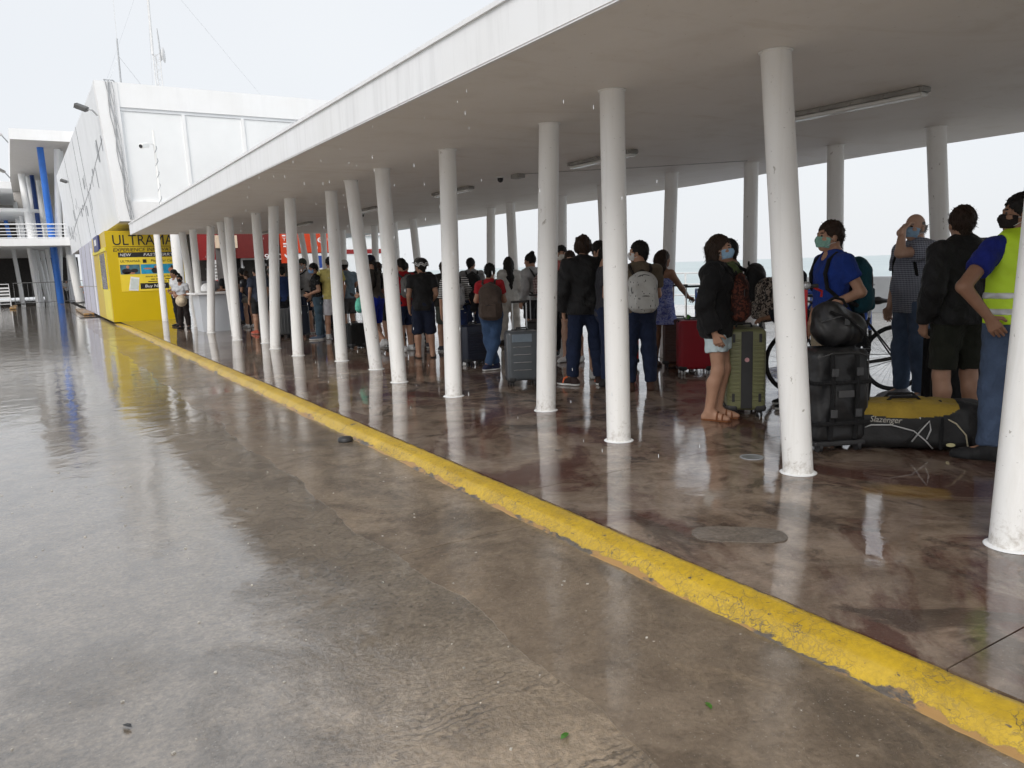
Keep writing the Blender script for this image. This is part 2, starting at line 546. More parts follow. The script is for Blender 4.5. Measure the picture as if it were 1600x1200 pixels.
m_road = wet_ground('wet_road_concrete', (0.140, 0.111, 0.082), (0.197, 0.158, 0.118), (0.312, 0.255, 0.192), raked=True, ior=2.5,
                    stains=(((0.10, 0.085, 0.07), 1.4, 0.55, 0.64, 0.35), ((0.36, 0.29, 0.21), 2.6, 0.58, 0.66, 0.35)),
                    puddle=(0.40, 0.56), standing=0.2, rough_lo=0.006, rough_hi=0.09, film=1.0, ripple=0.85, grain=0.85, grain_scale=46, coarse=0.6, pits=0.6)
m_gutter = wet_ground('wet_gutter_concrete', (0.145, 0.108, 0.076), (0.20, 0.152, 0.108), (0.305, 0.236, 0.17), seed=4.0, ior=1.9,
                      stains=(((0.09, 0.075, 0.06), 1.1, 0.52, 0.62, 0.5), ((0.40, 0.30, 0.20), 1.3, 0.57, 0.66, 0.45)),
                      puddle=(0.42, 0.6), rough_lo=0.02, rough_hi=0.07, film=0.85, ripple=0.5, grain=0.4, coarse=0.2, pits=0.35)
m_walk = wet_ground('wet_walkway_concrete', (0.125, 0.086, 0.060), (0.21, 0.153, 0.112), (0.36, 0.275, 0.208), seed=9.0, ior=1.8,
                    stains=(((0.085, 0.028, 0.020), 0.8, 0.49, 0.58, 0.85), ((0.06, 0.042, 0.032), 1.5, 0.54, 0.61, 0.75), ((0.42, 0.35, 0.29), 1.2, 0.58, 0.68, 0.4)),
                    puddle=(0.38, 0.56), rough_lo=0.014, rough_hi=0.04, film=0.95, ripple=0.3, grain=0.35, coarse=0.07)
m_joint = M('joint_filler', (0.03, 0.026, 0.022), 0.7)
m_pier = wet_ground('wet_pier_paving', (0.36, 0.34, 0.31), (0.42, 0.40, 0.37), (0.52, 0.5, 0.46), seed=2.0, puddle=(0.3, 0.5), rough_lo=0.06, rough_hi=0.2, ior=1.8)

# ---------------------------------------------------------------- ground sheets
RZ = -0.08
mb = MB()
mb.sheet([(-400, -40, RZ), (1.62, -40, RZ), (1.62, 600, RZ), (-400, 600, RZ)])
road = tag(mb.build('road', m_road), kind='structure')
mb = MB(); mb.sheet([(1.4, -40, RZ - 0.03), (2.75, -40, RZ - 0.03), (2.75, 600, RZ - 0.03), (1.4, 600, RZ - 0.03)])
mb.build('road_bed', m_joint, road)
def slab_mesh(name, sx, sy, th, mat):
    b = MB(); b.box((0, 0, -th / 2), (sx, sy, th)); o = b.build(name, mat)
    me = o.data; bpy.data.objects.remove(o); return me
rs = random.Random(11)
for i in range(-2, 12):           # cast strip beside the kerb; its outer edge is ragged
    y0 = 3.66 + 2.7 * i; mb = MB()
    left = [(1.50 + 0.03 * math.sin(2.3 * y + 1) + 0.02 * math.sin(7.1 * y) + rs.uniform(-.008, .008), y) for y in np.linspace(y0 + .003, y0 + 2.697, 46)]
    mb.prism([(x, y, RZ - .026) for x, y in left] + [(2.359, y0 + 2.697, RZ - .026), (2.359, y0 + .003, RZ - .026)], (0, 0, .029))
    mb.build('slab', m_gutter, road)
mb = MB(); mb.sheet([(1.63, 37.4, RZ), (2.36, 37.4, RZ), (2.36, 300, RZ), (1.63, 300, RZ)]); mb.build('road_edge', m_gutter, road)

mb = MB(); mb.sheet([(2.52, -40, -0.03), (18.6, -40, -0.03), (18.6, 300, -0.03), (2.52, 300, -0.03)])
walk = tag(mb.build('walkway', m_joint), kind='structure')
for (xa, xb, mat) in ((2.548, 6.1, m_walk), (6.108, 9.9, m_walk)):
    me = slab_mesh('slab', xb - xa, 2.693, 0.028, mat)
    for i in range(-3, 21):
        put(bpy.data.objects.new('slab', me), walk, ((xa + xb) / 2, 1.33 + 2.7 * i + 1.35, 0))
me = slab_mesh('paving_slab', 1.69, 2.693, 0.028, m_pier)
for j in range(5):
    for i in range(-3, 21):
        put(bpy.data.objects.new('paving_slab', me), walk, (9.908 + 1.7 * j + 0.85, 1.33 + 2.7 * i + 1.35, 0))

# ---------------------------------------------------------------- yellow kerb
def kerb_mat():
    t = NT('yellow_kerb_paint'); P = geo_pos(t)
    x, y, z = sep(t, P)
    n = t.noise(3.5, 6, 0.6, P, 0.5); nf = t.noise(34, 6, 0.7, P)
    yel = t.ramp(n, 0.3, (0.52, 0.33, 0.012), 0.7, (0.66, 0.435, 0.022))
    yel = t.mix(0.4, yel, t.ramp(nf, 0.3, 0.45, 0.65, 1.0), 'MULTIPLY')
    def crackle(sc, w0, w1, lo, hi, msc):
        vor = t.new('ShaderNodeTexVoronoi'); vor.feature = 'DISTANCE_TO_EDGE'; vor.inputs['Scale'].default_value = sc
        nn = t.new('ShaderNodeTexNoise'); nn.inputs['Scale'].default_value = sc * 0.9; nn.inputs['Detail'].default_value = 4.0
        t.link(P, nn.inputs['Vector'])
        t.link(t.mix(0.14, P, nn.outputs['Color'], 'ADD'), vor.inputs['Vector'])
        c = t.ramp(vor.outputs['Distance'], w0, 1.0, w1, 0.0)
        return t.math('MULTIPLY', c, t.ramp(t.noise(msc, 5, 0.65, P), lo, 0.0, hi, 1.0))
    lip = t.math('MULTIPLY', t.math('SUBTRACT', 2.46, x), 2.2, True)            # cracks gather on the sloping face
    cr = t.math('MAXIMUM', crackle(15.0, 0.010, 0.032, 0.46, 0.60, 2.4), t.math('MULTIPLY', crackle(26.0, 0.03, 0.09, 0.40, 0.55, 4.0), t.math('ADD', lip, 0.25, True)))
    e = t.math('ADD', t.math('MULTIPLY', t.math('SUBTRACT', 2.388, x), 6.0), t.noise(2.6, 8, 0.72, scaled(t, P, (1, 0.6, 1)), 0.7))
    chip = t.ramp(e, 0.66, 0.0, 0.69, 1.0)
    e2 = t.math('ADD', t.math('MULTIPLY', t.math('SUBTRACT', x, 2.528), 14.0), t.noise(9.0, 7, 0.7, P, 0.6))
    chip2 = t.ramp(e2, 0.60, 0.0, 0.64, 1.0)
    chip3 = t.ramp(t.noise(6.3, 6, 0.7, scaled(t, P, (1, 1, 1), (7, 3, 1))), 0.665, 0.0, 0.68, 1.0)
    pit = t.ramp(t.noise(38, 3, 0.5, scaled(t, P, (1, 0.6, 1), (2, 9, 1))), 0.27, 0.9, 0.32, 0.0)
    worn = t.math('MAXIMUM', t.math('MAXIMUM', chip, chip2), t.math('MAXIMUM', t.math('MAXIMUM', chip3, pit), t.math('MULTIPLY', cr, 0.85)))
    bare = t.ramp(nf, 0.3, (0.04, 0.034, 0.028), 0.7, (0.14, 0.115, 0.095))
    faded = t.mix(t.ramp(t.noise(5, 6, 0.7, scaled(t, P, (1, 0.4, 1), (1, 5, 2))), 0.46, 0.0, 0.52, 1.0), bare, (0.36, 0.20, 0.06))
    c = t.mix(worn, yel, t.mix(chip, bare, faded))
    grime = t.noise(1.3, 6, 0.65, scaled(t, P, (2, 0.5, 1)), 0.4)
    c = t.mix(t.ramp(grime, 0.5, 0.0, 0.72, 0.35), c, (0.16, 0.11, 0.03))
    h = t.math('ADD', t.math('MULTIPLY', t.math('SUBTRACT', 1.0, worn), 0.9), t.math('ADD', t.math('MULTIPLY', nf, 0.6), t.math('MULTIPLY', t.noise(12, 4, 0.6, P), 0.8)))
    t.set(Base_Color=c, Roughness=0.5, Normal=t.bump(h, 0.5, 0.006), Coat_Weight=0.3, Coat_Roughness=0.2)
    return t.m
m_kerb = kerb_mat()
prof = [(2.325, -0.10), (2.335, -0.079), (2.352, -0.072), (2.382, -0.048), (2.408, -0.024), (2.43, -0.014), (2.46, -0.007), (2.51, -0.001), (2.534, -0.0005), (2.543, -0.02)]
ys = np.concatenate([np.arange(-3, 12, 0.05), np.arange(12, 30.01, 0.15)])
V = []
for y in ys:
    j = [0.004 * math.sin(y * 9.1 + 1) + 0.006 * math.sin(y * 3.7) + rng.uniform(-0.004, 0.004) for _ in range(2)]
    lowf = 0.006 * math.sin(y * 1.3) + 0.004 * math.sin(y * 4.1 + 2)
    end = 1.0 if y < 26 else max(0.15, 1 - (y - 26) / 4.5)
    for i, (px, pz) in enumerate(prof):
        w = max(0, 1 - i / 5); w2 = max(0, (i - 6) / 3)
        V.append((px + w * (j[0] * 1.4 + lowf) + w2 * j[1] * 0.8, y, (pz + rng.uniform(-0.0015, 0.0015)) if end >= 1 else pz * end - 0.06 * (1 - end) * (1 if pz < 0 else 1)))
n = len(prof); Q = []
for a in range(len(ys) - 1):
    for i in range(n - 1):
        Q.append((a * n + i, (a + 1) * n + i, (a + 1) * n + i + 1, a * n + i + 1))
tag(put(bpy.data.objects.new('kerb', mesh_np('kerb', V, [q[::-1] for q in Q], m_kerb))), kind='structure')

# ---------------------------------------------------------------- sea
def sea_mat():
    t = NT('sea_water'); P = geo_pos(t)
    n = t.noise(0.02, 4, 0.5, scaled(t, P, (1, 0.35, 1)))
    c = t.ramp(n, 0.35, (0.40, 0.48, 0.49), 0.65, (0.48, 0.56, 0.56))
    h = t.math('ADD', t.noise(0.5, 5, 0.6, scaled(t, P, (1, 0.5, 1))), t.math('MULTIPLY', t.noise(3, 4, 0.6, P), 0.3))
    t.set(Base_Color=c, Roughness=0.35, Normal=t.bump(h, 0.5, 0.4))
    return t.m
mb = MB(); mb.sheet([(18.5, -6000, -1.6), (7000, -6000, -1.6), (7000, 7000, -1.6), (18.5, 7000, -1.6)])
tag(mb.build('sea', sea_mat()), kind='structure')

# ================================================================ CANOPY
def paint_mat(name, col, streak=0.25, rough=0.5, sscale=(5, 5, 0.35)):
    t = NT(name)
    P = geo_pos(t)
    s = t.noise(1.6, 6, 0.65, scaled(t, P, sscale), 0.3)
    d = t.noise(0.7, 5, 0.6, P)
    fine = t.noise(30, 4, 0.6, P)
    c = t.mix(t.ramp(s, 0.48, 0.0, 0.78, streak), col, tuple(x * 0.5 for x in col))
    c = t.mix(t.ramp(d, 0.4, 0.0, 0.75, 0.25), c, (col[0] * 0.82, col[1] * 0.80, col[2] * 0.75))
    t.set(Base_Color=c, Roughness=rough, Normal=t.bump(fine, 0.12, 0.006))
    return t.m
m_fascia = paint_mat('white_render_streaked', (0.84, 0.85, 0.86), 0.35)
def ceil_mat():
    t = NT('ceiling_plaster'); P = geo_pos(t)
    a = t.noise(0.55, 6, 0.6, scaled(t, P, (1, 0.5, 1)), 0.5); b = t.noise(2.2, 5, 0.6, P)
    c = t.ramp(a, 0.3, (0.80, 0.77, 0.73), 0.7, (0.88, 0.86, 0.83))
    c = t.mix(t.ramp(b, 0.52, 0.0, 0.75, 0.4), c, (0.66, 0.61, 0.54))
    st = t.noise(0.9, 7, 0.7, scaled(t, P, (0.35, 1.6, 1), (4, 2, 0)), 1.0)
    c = t.mix(t.ramp(st, 0.58, 0.0, 0.70, 0.35), c, (0.60, 0.53, 0.44))
    c = t.mix(t.ramp(t.noise(28, 3, 0.5, P), 0.70, 0.0, 0.73, 0.4), c, (0.5, 0.45, 0.38))
    t.set(Base_Color=c, Roughness=0.6, Normal=t.bump(t.math('ADD', t.noise(1.4, 4, 0.5, P), t.math('MULTIPLY', t.noise(25, 4, 0.6, P), 0.15)), 0.25, 0.02))
    return t.m
m_ceil = ceil_mat()
ZC = 2.72
canopy = empty('canopy', (2.62, 10, 0))
tag(canopy, 'long white concrete canopy on two rows of slim columns over the queue', 'canopy')
outline = [(2.62, -6), (9.56, -6), (9.56, 6.2), (9.66, 7.4), (9.9, 8.6), (10.0, 10), (10.0, 25.0), (2.62, 25.0)]
mb = MB()
mb.prism([(x - 2.62 , y - 10, ZC) for x, y in outline], (0, 0, 0.285))
for f in mb.bm.faces:
    f.normal_update()
    f.material_index = 1 if (abs(f.normal.z) > 0.9 and f.calc_center_median().z < ZC + 0.1) else 0
mb.build('roof_slab', [m_fascia, m_ceil], canopy)
mb = MB()     # top lip of the fascia
mb.prism([(x - 2.62, y - 10, ZC + 0.2855) for x, y in [(2.60, -6), (9.58, -6), (9.58, 6.2), (9.68, 7.4), (9.92, 8.6), (10.02, 10), (10.02, 25.02), (2.60, 25.02)]], (0, 0, 0.03))
mb.build('roof_edge', m_fascia, canopy)
mb = MB()     # drip strip under the front edge
mb.box((0.02, -0.5 , ZC - 0.006), (0.03, 31, 0.011)); mb.build('drip_strip', m_fascia, canopy)
def column_mat():
    t = NT('white_column_paint'); P = geo_pos(t); z = sep(t, P)[2]
    col = (0.87, 0.865, 0.845)
    s1 = t.noise(1.5, 6, 0.65, scaled(t, P, (10, 10, 0.45)), 0.3)
    c = t.mix(t.ramp(s1, 0.5, 0.0, 0.8, 0.3), col, (0.55, 0.52, 0.45))
    mk = t.ramp(t.noise(17, 4, 0.6, scaled(t, P, (1, 1, 0.6))), 0.68, 0.0, 0.71, 0.7)
    c = t.mix(mk, c, (0.32, 0.29, 0.25))
    sc = t.ramp(t.noise(46, 3, 0.5, scaled(t, P, (1, 1, 2.5), (4, 1, 2))), 0.71, 0.0, 0.74, 0.6)
    c = t.mix(sc, c, (0.2, 0.18, 0.16))
    sp = t.math('ADD', t.noise(22, 6, 0.75, P, 0.4), t.math('MULTIPLY', z, -0.9))     # splashed grit near the foot
    c = t.mix(t.ramp(sp, 0.40, 0.0, 0.62, 0.55), c, (0.33, 0.28, 0.22))
    t.set(Base_Color=c, Roughness=0.42, Normal=t.bump(t.math('ADD', t.noise(9, 4, 0.6, P), t.math('MULTIPLY', t.noise(60, 4, 0.6, P), 0.3)), 0.22, 0.008))
    return t.m
m_col = column_mat()
front = [((3.915, 1.774), (4.19, 1.80)), ((4.231, 3.251), (4.174, 3.449)), ((3.932, 4.751), (3.897, 4.739)), ((4.235, 6.241), (4.225, 6.047)),
         ((3.94, 7.656), (4.05, 7.758)), ((3.927, 9.146), (3.98, 9.45)), ((4.206, 10.621), (4.045, 10.75)), ((4.195, 12.08), (4.245, 12.2)),
         ((3.90, 13.50), (3.955, 13.5)), ((3.938, 15.158), (4.12, 15.17)), ((4.143, 16.635), (4.17, 16.75)), ((3.869, 18.083), (3.905, 18.087)),
         ((4.16, 19.56), (4.05, 19.62)), ((3.864, 21.05), (4.08, 21.02)), ((3.92, 22.6), (3.915, 22.6)), ((4.08, 24.2), (3.86, 24.0)),
         ((4.21, 0.3), (4.16, 0.4)), ((3.93, -1.2), (3.95, -1.2)), ((4.2, -2.7), (4.2, -2.6))]
back = [((8.60, 4.69), (8.18, 4.69)), ((8.36, 5.93), (8.26, 5.93)), ((8.50, 7.40), (8.50, 7.40)), ((8.08, 8.63), (8.21, 8.63)), ((8.3, 10.25), (8.25, 10.3)),
        ((8.62, 12.07), (8.68, 12.07)), ((8.54, 13.6), (8.49, 13.6)), ((8.64, 14.83), (8.75, 14.83)), ((8.70, 16.88), (8.75, 16.88)), ((8.62, 18.21), (8.43, 18.21)),
        ((8.50, 19.42), (8.43, 19.42)), ((8.35, 20.76), (8.42, 20.76)), ((8.32, 21.5), (8.25, 21.4)), ((8.3, 23.23), (8.37, 23.23)), ((8.2, 24.6), (8.22, 24.65)),
        ((7.95, 24.5), (7.86, 24.6)), ((7.74, 24.45), (7.47, 24.58)), ((8.3, 3.3), (8.4, 3.3)), ((8.4, 1.8), (8.2, 1.8))]
for k, (b, t_) in enumerate(front + back):
    B = Vector((b[0] - 2.62, b[1] - 10, 0)); T = Vector((t_[0] - 2.62, t_[1] - 10, ZC))
    mb = MB()
    r0 = 0.097
    mb.tube([B.lerp(T, q) for q in (-0.004, 0.35, 0.7, 1.002)], [r0, r0, r0 * 0.985, r0 * 0.97], seg=28)
    c = mb.build('column', m_col, canopy, smooth=True, auto=40)
    mb = MB(); mb.lathe([(0.0975, 0.010), (0.106, 0.009), (0.116, 0.005), (0.121, 0.0015)], B, 28)
    mb.build('base_ring', m_fascia, c, smooth=True)
    mb = MB(); mb.lathe([(0.094, -0.012), (0.103, -0.009), (0.108, -0.0015)], T, 28)
    mb.build('top_ring', m_col, c, smooth=True)

# ceiling lights
m_grey = M('grey_fixture_plastic', (0.30, 0.29, 0.27), 0.5, 0.25)
m_diff = M('frosted_diffuser', (0.72, 0.72, 0.70), 0.25, 0.05)
m_dark = M('dark_plastic', (0.03, 0.03, 0.032), 0.5, 0.2)
m_metal = M('galvanised_metal', (0.42, 0.43, 0.44), 0.38, 0.15, metal=0.7)
order = ['nearest', 'second nearest', 'third nearest', 'fourth nearest', 'fifth nearest', 'farthest']
for i, (x, y) in enumerate([(6.10, 4.22), (6.08, 7.62), (6.08, 11.54), (6.05, 15.27), (6.1, 19.8), (6.15, 23.7)]):
    e = empty('ceiling_light', (x, y, ZC)); e.rotation_euler = (0, 0, [0.06, 0.0, 0.03, 0.02, 0, 0][i])
    tag(e, 'long grey fluorescent strip light on canopy ceiling, %s of the six' % order[i], 'ceiling light', 'strip lights on the canopy ceiling')
    mb = MB(); mb.box((0, 0, -0.022), (0.125, 1.24, 0.04), bevel=0.008); mb.build('housing', m_grey, e)
    mb = MB(); mb.box((0, 0, -0.0585), (0.10, 1.20, 0.032), bevel=0.013, seg=3); mb.build('diffuser', m_diff, e, smooth=True, auto=40)
    for q in (-0.6, -0.3, 0.0, 0.3, 0.6):
        for sx in (-1, 1):
            mb = MB(); mb.box((sx * 0.066, q * 0.96, -0.03), (0.012, 0.035, 0.03)); mb.build('clip', m_grey, e)
for i, (x, y, lab) in enumerate([(5.93, 9.75, 'small dark dome camera on the canopy ceiling beside a junction box'), (6.48, 16.66, 'small dark dome camera on the far canopy ceiling near a strip light')]):
    e = empty('dome_camera', (x, y, ZC)); tag(e, lab, 'security camera')
    mb = MB(); mb.lathe([(0.055, -0.001), (0.055, -0.02), (0.045, -0.022)], (0, 0, 0), 20); mb.build('base', m_diff, e, smooth=True, auto=40)
    mb = MB(); mb.lathe([(0.042, -0.0225), (0.042, -0.05), (0.03, -0.072), (0.012, -0.082), (0.001, -0.084)], (0, 0, 0), 20); mb.build('dome', m_dark, e, smooth=True)
e = empty('junction_box', (6.02, 9.42, ZC)); tag(e, 'grey junction box with cable run fixed under canopy ceiling', 'junction box')
mb = MB(); mb.box((0, 0, -0.03), (0.12, 0.2, 0.058), bevel=0.006); mb.build('box_body', m_grey, e)
mb = MB(); mb.tube([(0.0, -0.1, -0.012), (0.4, -0.5, -0.012), (1.2, -1.2, -0.012), (2.2, -2.2, -0.012)], 0.004, 6); mb.build('cable', m_grey, e)

# ================================================================ TERMINAL BUILDING
m_white = paint_mat('terminal_white_paint', (0.89, 0.895, 0.90), 0.12, 0.55, (3, 3, 0.3))
m_panel = M('white_cladding_panel', (0.86, 0.875, 0.88), 0.65, 0.03, 1.0)
m_lwall = M('pale_grey_render', (0.79, 0.81, 0.83), 0.6, 0.05, 0.8, bump=0.1, bscale=20)
m_graph = M('dark_grey_wall_graphic', (0.32, 0.34, 0.36), 0.5, 0.1)
m_line = M('dark_joint_line', (0.18, 0.19, 0.2), 0.6, 0.1)
YB = 28.5
term = empty('terminal_building', (6, 40, 0)); tag(term, 'white terminal building with outward-leaning walls above the yellow kiosk', 'building')
def TB(): return MB()
def tpart(mb, name, mat, parent=None, **kw):
    o = mb.build(name, mat, parent or term, **kw)
    if parent is None: o.matrix_parent_inverse = Matrix.Translation((-6, -40, 0))
    return o
# leaning side wall (a slab 0.35 m thick)
def xw(z): return 2.74 + (2.42 - 2.74) * (z - 3.33) / (7.71 - 3.33)
mb = TB()
A = [(xw(3.33), YB + 0.06, 3.33), (xw(7.71), YB + 0.06, 7.71), (xw(8.62), 62.4, 8.62), (xw(3.33), 62.4, 3.33)]
mb.prism(A, (0.33, 0, 0)); lwall = tpart(mb, 'side_wall', m_lwall)
# vertical joints and the bar graphic on the side wall
def on_wall(y, z, d=0.004): return (xw(z) - d, y, z)
for y, zt in ((38.9, 8.0), (42.2, 8.07), (50.5, 8.25)):
    mb = TB(); mb.prism([on_wall(y, 3.34), on_wall(y, zt), on_wall(y + 0.07, zt), on_wall(y + 0.07, 3.34)], (-0.006, 0, 0)); tpart(mb, 'wall_joint', m_line)
pts = [(29.3, 6.05), (33.0, 5.75), (37.0, 5.35), (41.5, 5.05), (47, 4.95), (52.0, 4.7), (57, 4.35), (61, 4.25)]
mb = TB()
for (ya, za), (yb, zb) in zip(pts[:-1], pts[1:]):
    mb.prism([on_wall(ya, za - 0.02), on_wall(ya, za + 0.02), on_wall(yb, zb + 0.02), on_wall(yb, zb - 0.02)], (-0.005, 0, 0))
tpart(mb, 'graphic_line', m_graph)
rb = random.Random(3)
y = 29.6
while y < 61:
    ym = y
    for (ya, za), (yb, zb) in zip(pts[:-1], pts[1:]):
        if ya <= ym <= yb: zc = za + (zb - za) * (ym - ya) / (yb - ya)
    h1 = rb.choice([0.1, 0.18, 0.3, 0.42]); h2 = rb.choice([0.06, 0.15, 0.32]); off = rb.choice([0, 0, 0.45, -0.5])
    w = rb.choice([0.06, 0.1, 0.28]) * (1 + (y - 29) / 40)
    mb = TB(); mb.prism([on_wall(y, zc + off - h2, .012), on_wall(y, zc + off + h1, .012), on_wall(y + w, zc + off + h1, .012), on_wall(y + w, zc + off - h2, .012)], (-0.004, 0, 0))
    tpart(mb, 'graphic_bar', m_graph)
    y += rb.uniform(0.5, 1.7)
# front: rim, fascia, sill, panels, mullions
def fx(xt, xb, z): return xb + (xt - xb) * (z - 3.33) / (7.71 - 3.33)
def fquad(mb, xt0, xb0, xt1, xb1, z0, z1, y, dep):
    mb.prism([(fx(xt0, xb0, z0), y, z0), (fx(xt1, xb1, z0), y, z0), (fx(xt1, xb1, z1), y, z1), (fx(xt0, xb0, z1), y, z1)], (0, dep, 0))
mb = TB(); fquad(mb, 2.40, 2.72, 3.06, 3.14, 3.33, 7.71, YB - 0.03, 0.45); tpart(mb, 'corner_rim', m_white)
mb = TB(); fquad(mb, 3.062, 3.142, 15.2, 15.2, 6.95, 7.71, YB, 0.45); tpart(mb, 'top_fascia', m_white)
mb = TB(); fquad(mb, 3.062, 3.142, 15.2, 15.2, 3.33, 3.98, YB, 0.45); tpart(mb, 'sill_band', m_white)
mb = TB(); fquad(mb, 3.07, 3.15, 15.2, 15.2, 6.85, 6.948, YB + 0.05, 0.3); tpart(mb, 'head_trim', m_lwall)
xs = [3.1, 4.97, 6.90, 8.80, 10.7, 12.6, 14.5]
for a, b in zip(xs[:-1], xs[1:]):
    mb = TB(); fquad(mb, a + (0.05 if a > 3.2 else -0.2), a + (0.13 if a > 3.2 else -0.1), b - 0.05, b + 0.03, 3.985, 6.845, YB + 0.085, 0.06); tpart(mb, 'panel', m_panel)
for x in xs[1:]:
    mb = TB(); fquad(mb, x - 0.055, x + 0.03, x + 0.045, x + 0.13, 3.985, 6.845, YB + 0.03, 0.16); tpart(mb, 'mullion', m_white)
mb = TB(); mb.prism([(3.0, YB + 0.4, 7.3), (15.2, YB + 0.4, 7.3), (15.2, 62, 8.2), (2.7, 62, 8.2)], (0, 0, 0.1)); tpart(mb, 'roof', m_white)
mb = TB(); mb.prism([(2.78, YB + 0.05, 3.335), (15.2, YB + 0.05, 3.335), (15.2, 62, 3.335), (2.78, 62, 3.335)], (0, 0, 0.12)); tpart(mb, 'soffit', m_lwall)
mb = TB(); mb.prism([(14.9, YB + 0.4, 3.4), (15.2, YB + 0.4, 3.4), (15.2, 62, 3.4), (14.9, 62, 3.4)], (0, 0, 4.6)); tpart(mb, 'far_wall', m_lwall)
mb = TB(); mb.prism([(2.9, 62.05, 3.33), (15.2, 62.05, 3.33), (15.2, 62.05, 8.4), (2.6, 62.05, 8.4)], (0, 0.3, 0)); tpart(mb, 'back_wall', m_lwall)
for (x, y, r) in ((3.80, 28.6, 0.097), (4.18, 27.3, 0.155), (2.95, 63.5, 0.28)):
    mb = TB(); mb.tube([(x, y, -0.002), (x + (0 if y < 60 else -0.25), y, 3.34)], r, 24); tpart(mb, 'column', m_col, smooth=True, auto=40)
# cables down the corner
for k in range(4):
    xt, xb = 2.72 + 0.06 * k, 3.02 + 0.035 * k
    pts_c = []
    for q in range(13):
        z = 7.74 - (7.74 - 3.4) * q / 12
        pts_c.append((fx(xt, xb, z) + 0.025 * math.sin(q * 1.7 + k * 2), YB - 0.05 - 0.012 * k, z))
    mb = TB(); mb.tube(pts_c, 0.011 if k != 1 else 0.018, 6); tpart(mb, 'cable', m_metal)
mb = TB(); mb.tube([(2.70, YB - 0.06, 7.74), (2.72, YB + 0.2, 7.80), (2.98, YB + 0.2, 7.80), (2.98, YB - 0.06, 7.72)], 0.02, 6); tpart(mb, 'conduit', m_metal)

# floodlights on the wall edge
for i, (x, y, z, s, lab) in enumerate([(2.02, 28.95, 6.93, 1.0, 'grey floodlight on bracket at the top corner of the leaning white wall'), (2.25, 50.5, 7.0, 0.9, 'small grey floodlight farther along the leaning white wall')]):
    e = empty('floodlight', (x, y, z)); e.rotation_euler = (R(18), R(22), R(-20)); tag(e, lab, 'floodlight')
    mb = MB(); mb.box((0, 0, 0), (0.36 * s, 0.26 * s, 0.15 * s), bevel=0.03); mb.build('lamp_housing', M('dark_lamp_housing', (0.10, 0.10, 0.10), .5), e)
    mb = MB(); mb.box((-0.186 * s, 0, -0.0), (0.012, 0.24 * s, 0.15 * s)); mb.build('lamp_glass', M('lamp_glass', (0.2, 0.2, 0.2), 0.1), e)
    mb = MB(); mb.tube([(0.1, 0, 0), (0.30, 0.03, 0.04), (0.48, 0.05, -0.08)], 0.025, 8); mb.build('bracket', m_metal, e)

# mast and antenna on the roof
mast = empty('antenna_mast', (5.0, 33, 7.4)); tag(mast, 'tall white lattice radio mast with dish on the terminal roof', 'antenna')
m_mast = M('mast_white_metal', (0.72, 0.72, 0.72), 0.45, 0.1)
LP = [(0.13, -0.08), (-0.13, -0.08), (0, 0.15)]
for (lx, ly) in LP:
    mb = MB(); mb.tube([(lx, ly, 0), (lx * 0.9, ly * 0.9, 2.45)], 0.022, 6); mb.build('leg', m_mast, mast)
for k in range(14):
    z = 0.1 + k * 0.17
    for i in range(3):
        a, b = LP[i], LP[(i + 1) % 3]
        if k % 2: a, b = b, a
        mb = MB(); mb.tube([(a[0] * .95, a[1] * .95, z), (b[0] * .95, b[1] * .95, z + 0.17)], 0.008, 4); mb.build('lattice_bar', m_mast, mast)
mb = MB(); mb.tube([(-0.125, -0.07, 2.4), (-0.10, -0.05, 4.5), (-0.06, -0.02, 8.5)], [0.05, 0.045, 0.03], 8); mb.build('pole', m_mast, mast)
mb = MB(); mb.tube([(0.14, -0.1, 2.2), (0.12, -0.1, 2.9), (0.10, -0.1, 3.35)], [0.03, 0.03, 0.018], 6); mb.build('side_antenna', m_metal, mast)
mb = MB(); mb.lathe([(0.001, 0), (0.1, 0.012), (0.2, 0.045), (0.27, 0.09), (0.275, 0.095)], (0, 0, 0), 20, 'X')
d = mb.build('dish', m_mast, mast, smooth=True); d.location = (0.16, -0.12, 2.4); d.rotation_euler = (0, 0, R(-20))
for (dx, dy, z0) in ((-2.2, -2.5, 5.5), (3.6, -2.2, 5.9), (0.3, 4, 5.5)):
    mb = MB(); mb.tube([(-0.09, -0.05, z0), (dx, dy, 0.35)], 0.003, 4); mb.build('guy_wire', m_metal, mast)
ant = empty('whip_antenna', (3.35, 30, 7.4)); tag(ant, 'thin dark antenna pole with whip near the terminal roof corner', 'antenna')
mb = MB(); mb.tube([(0, 0, 0), (0.02, 0, 2.05)], [0.03, 0.024], 8); mb.build('pole', m_metal, ant)
mb = MB(); mb.tube([(0.02, 0, 2.05), (0.05, 0, 4.9)], [0.008, 0.005], 5); mb.build('whip', m_mast, ant)
for (dx, dy) in ((-0.55, -0.3), (0.75, -0.6)):
    mb = MB(); mb.tube([(0.01, 0, 1.5), (dx, dy, 0.2)], 0.005, 4); mb.build('guy_wire', m_metal, ant)

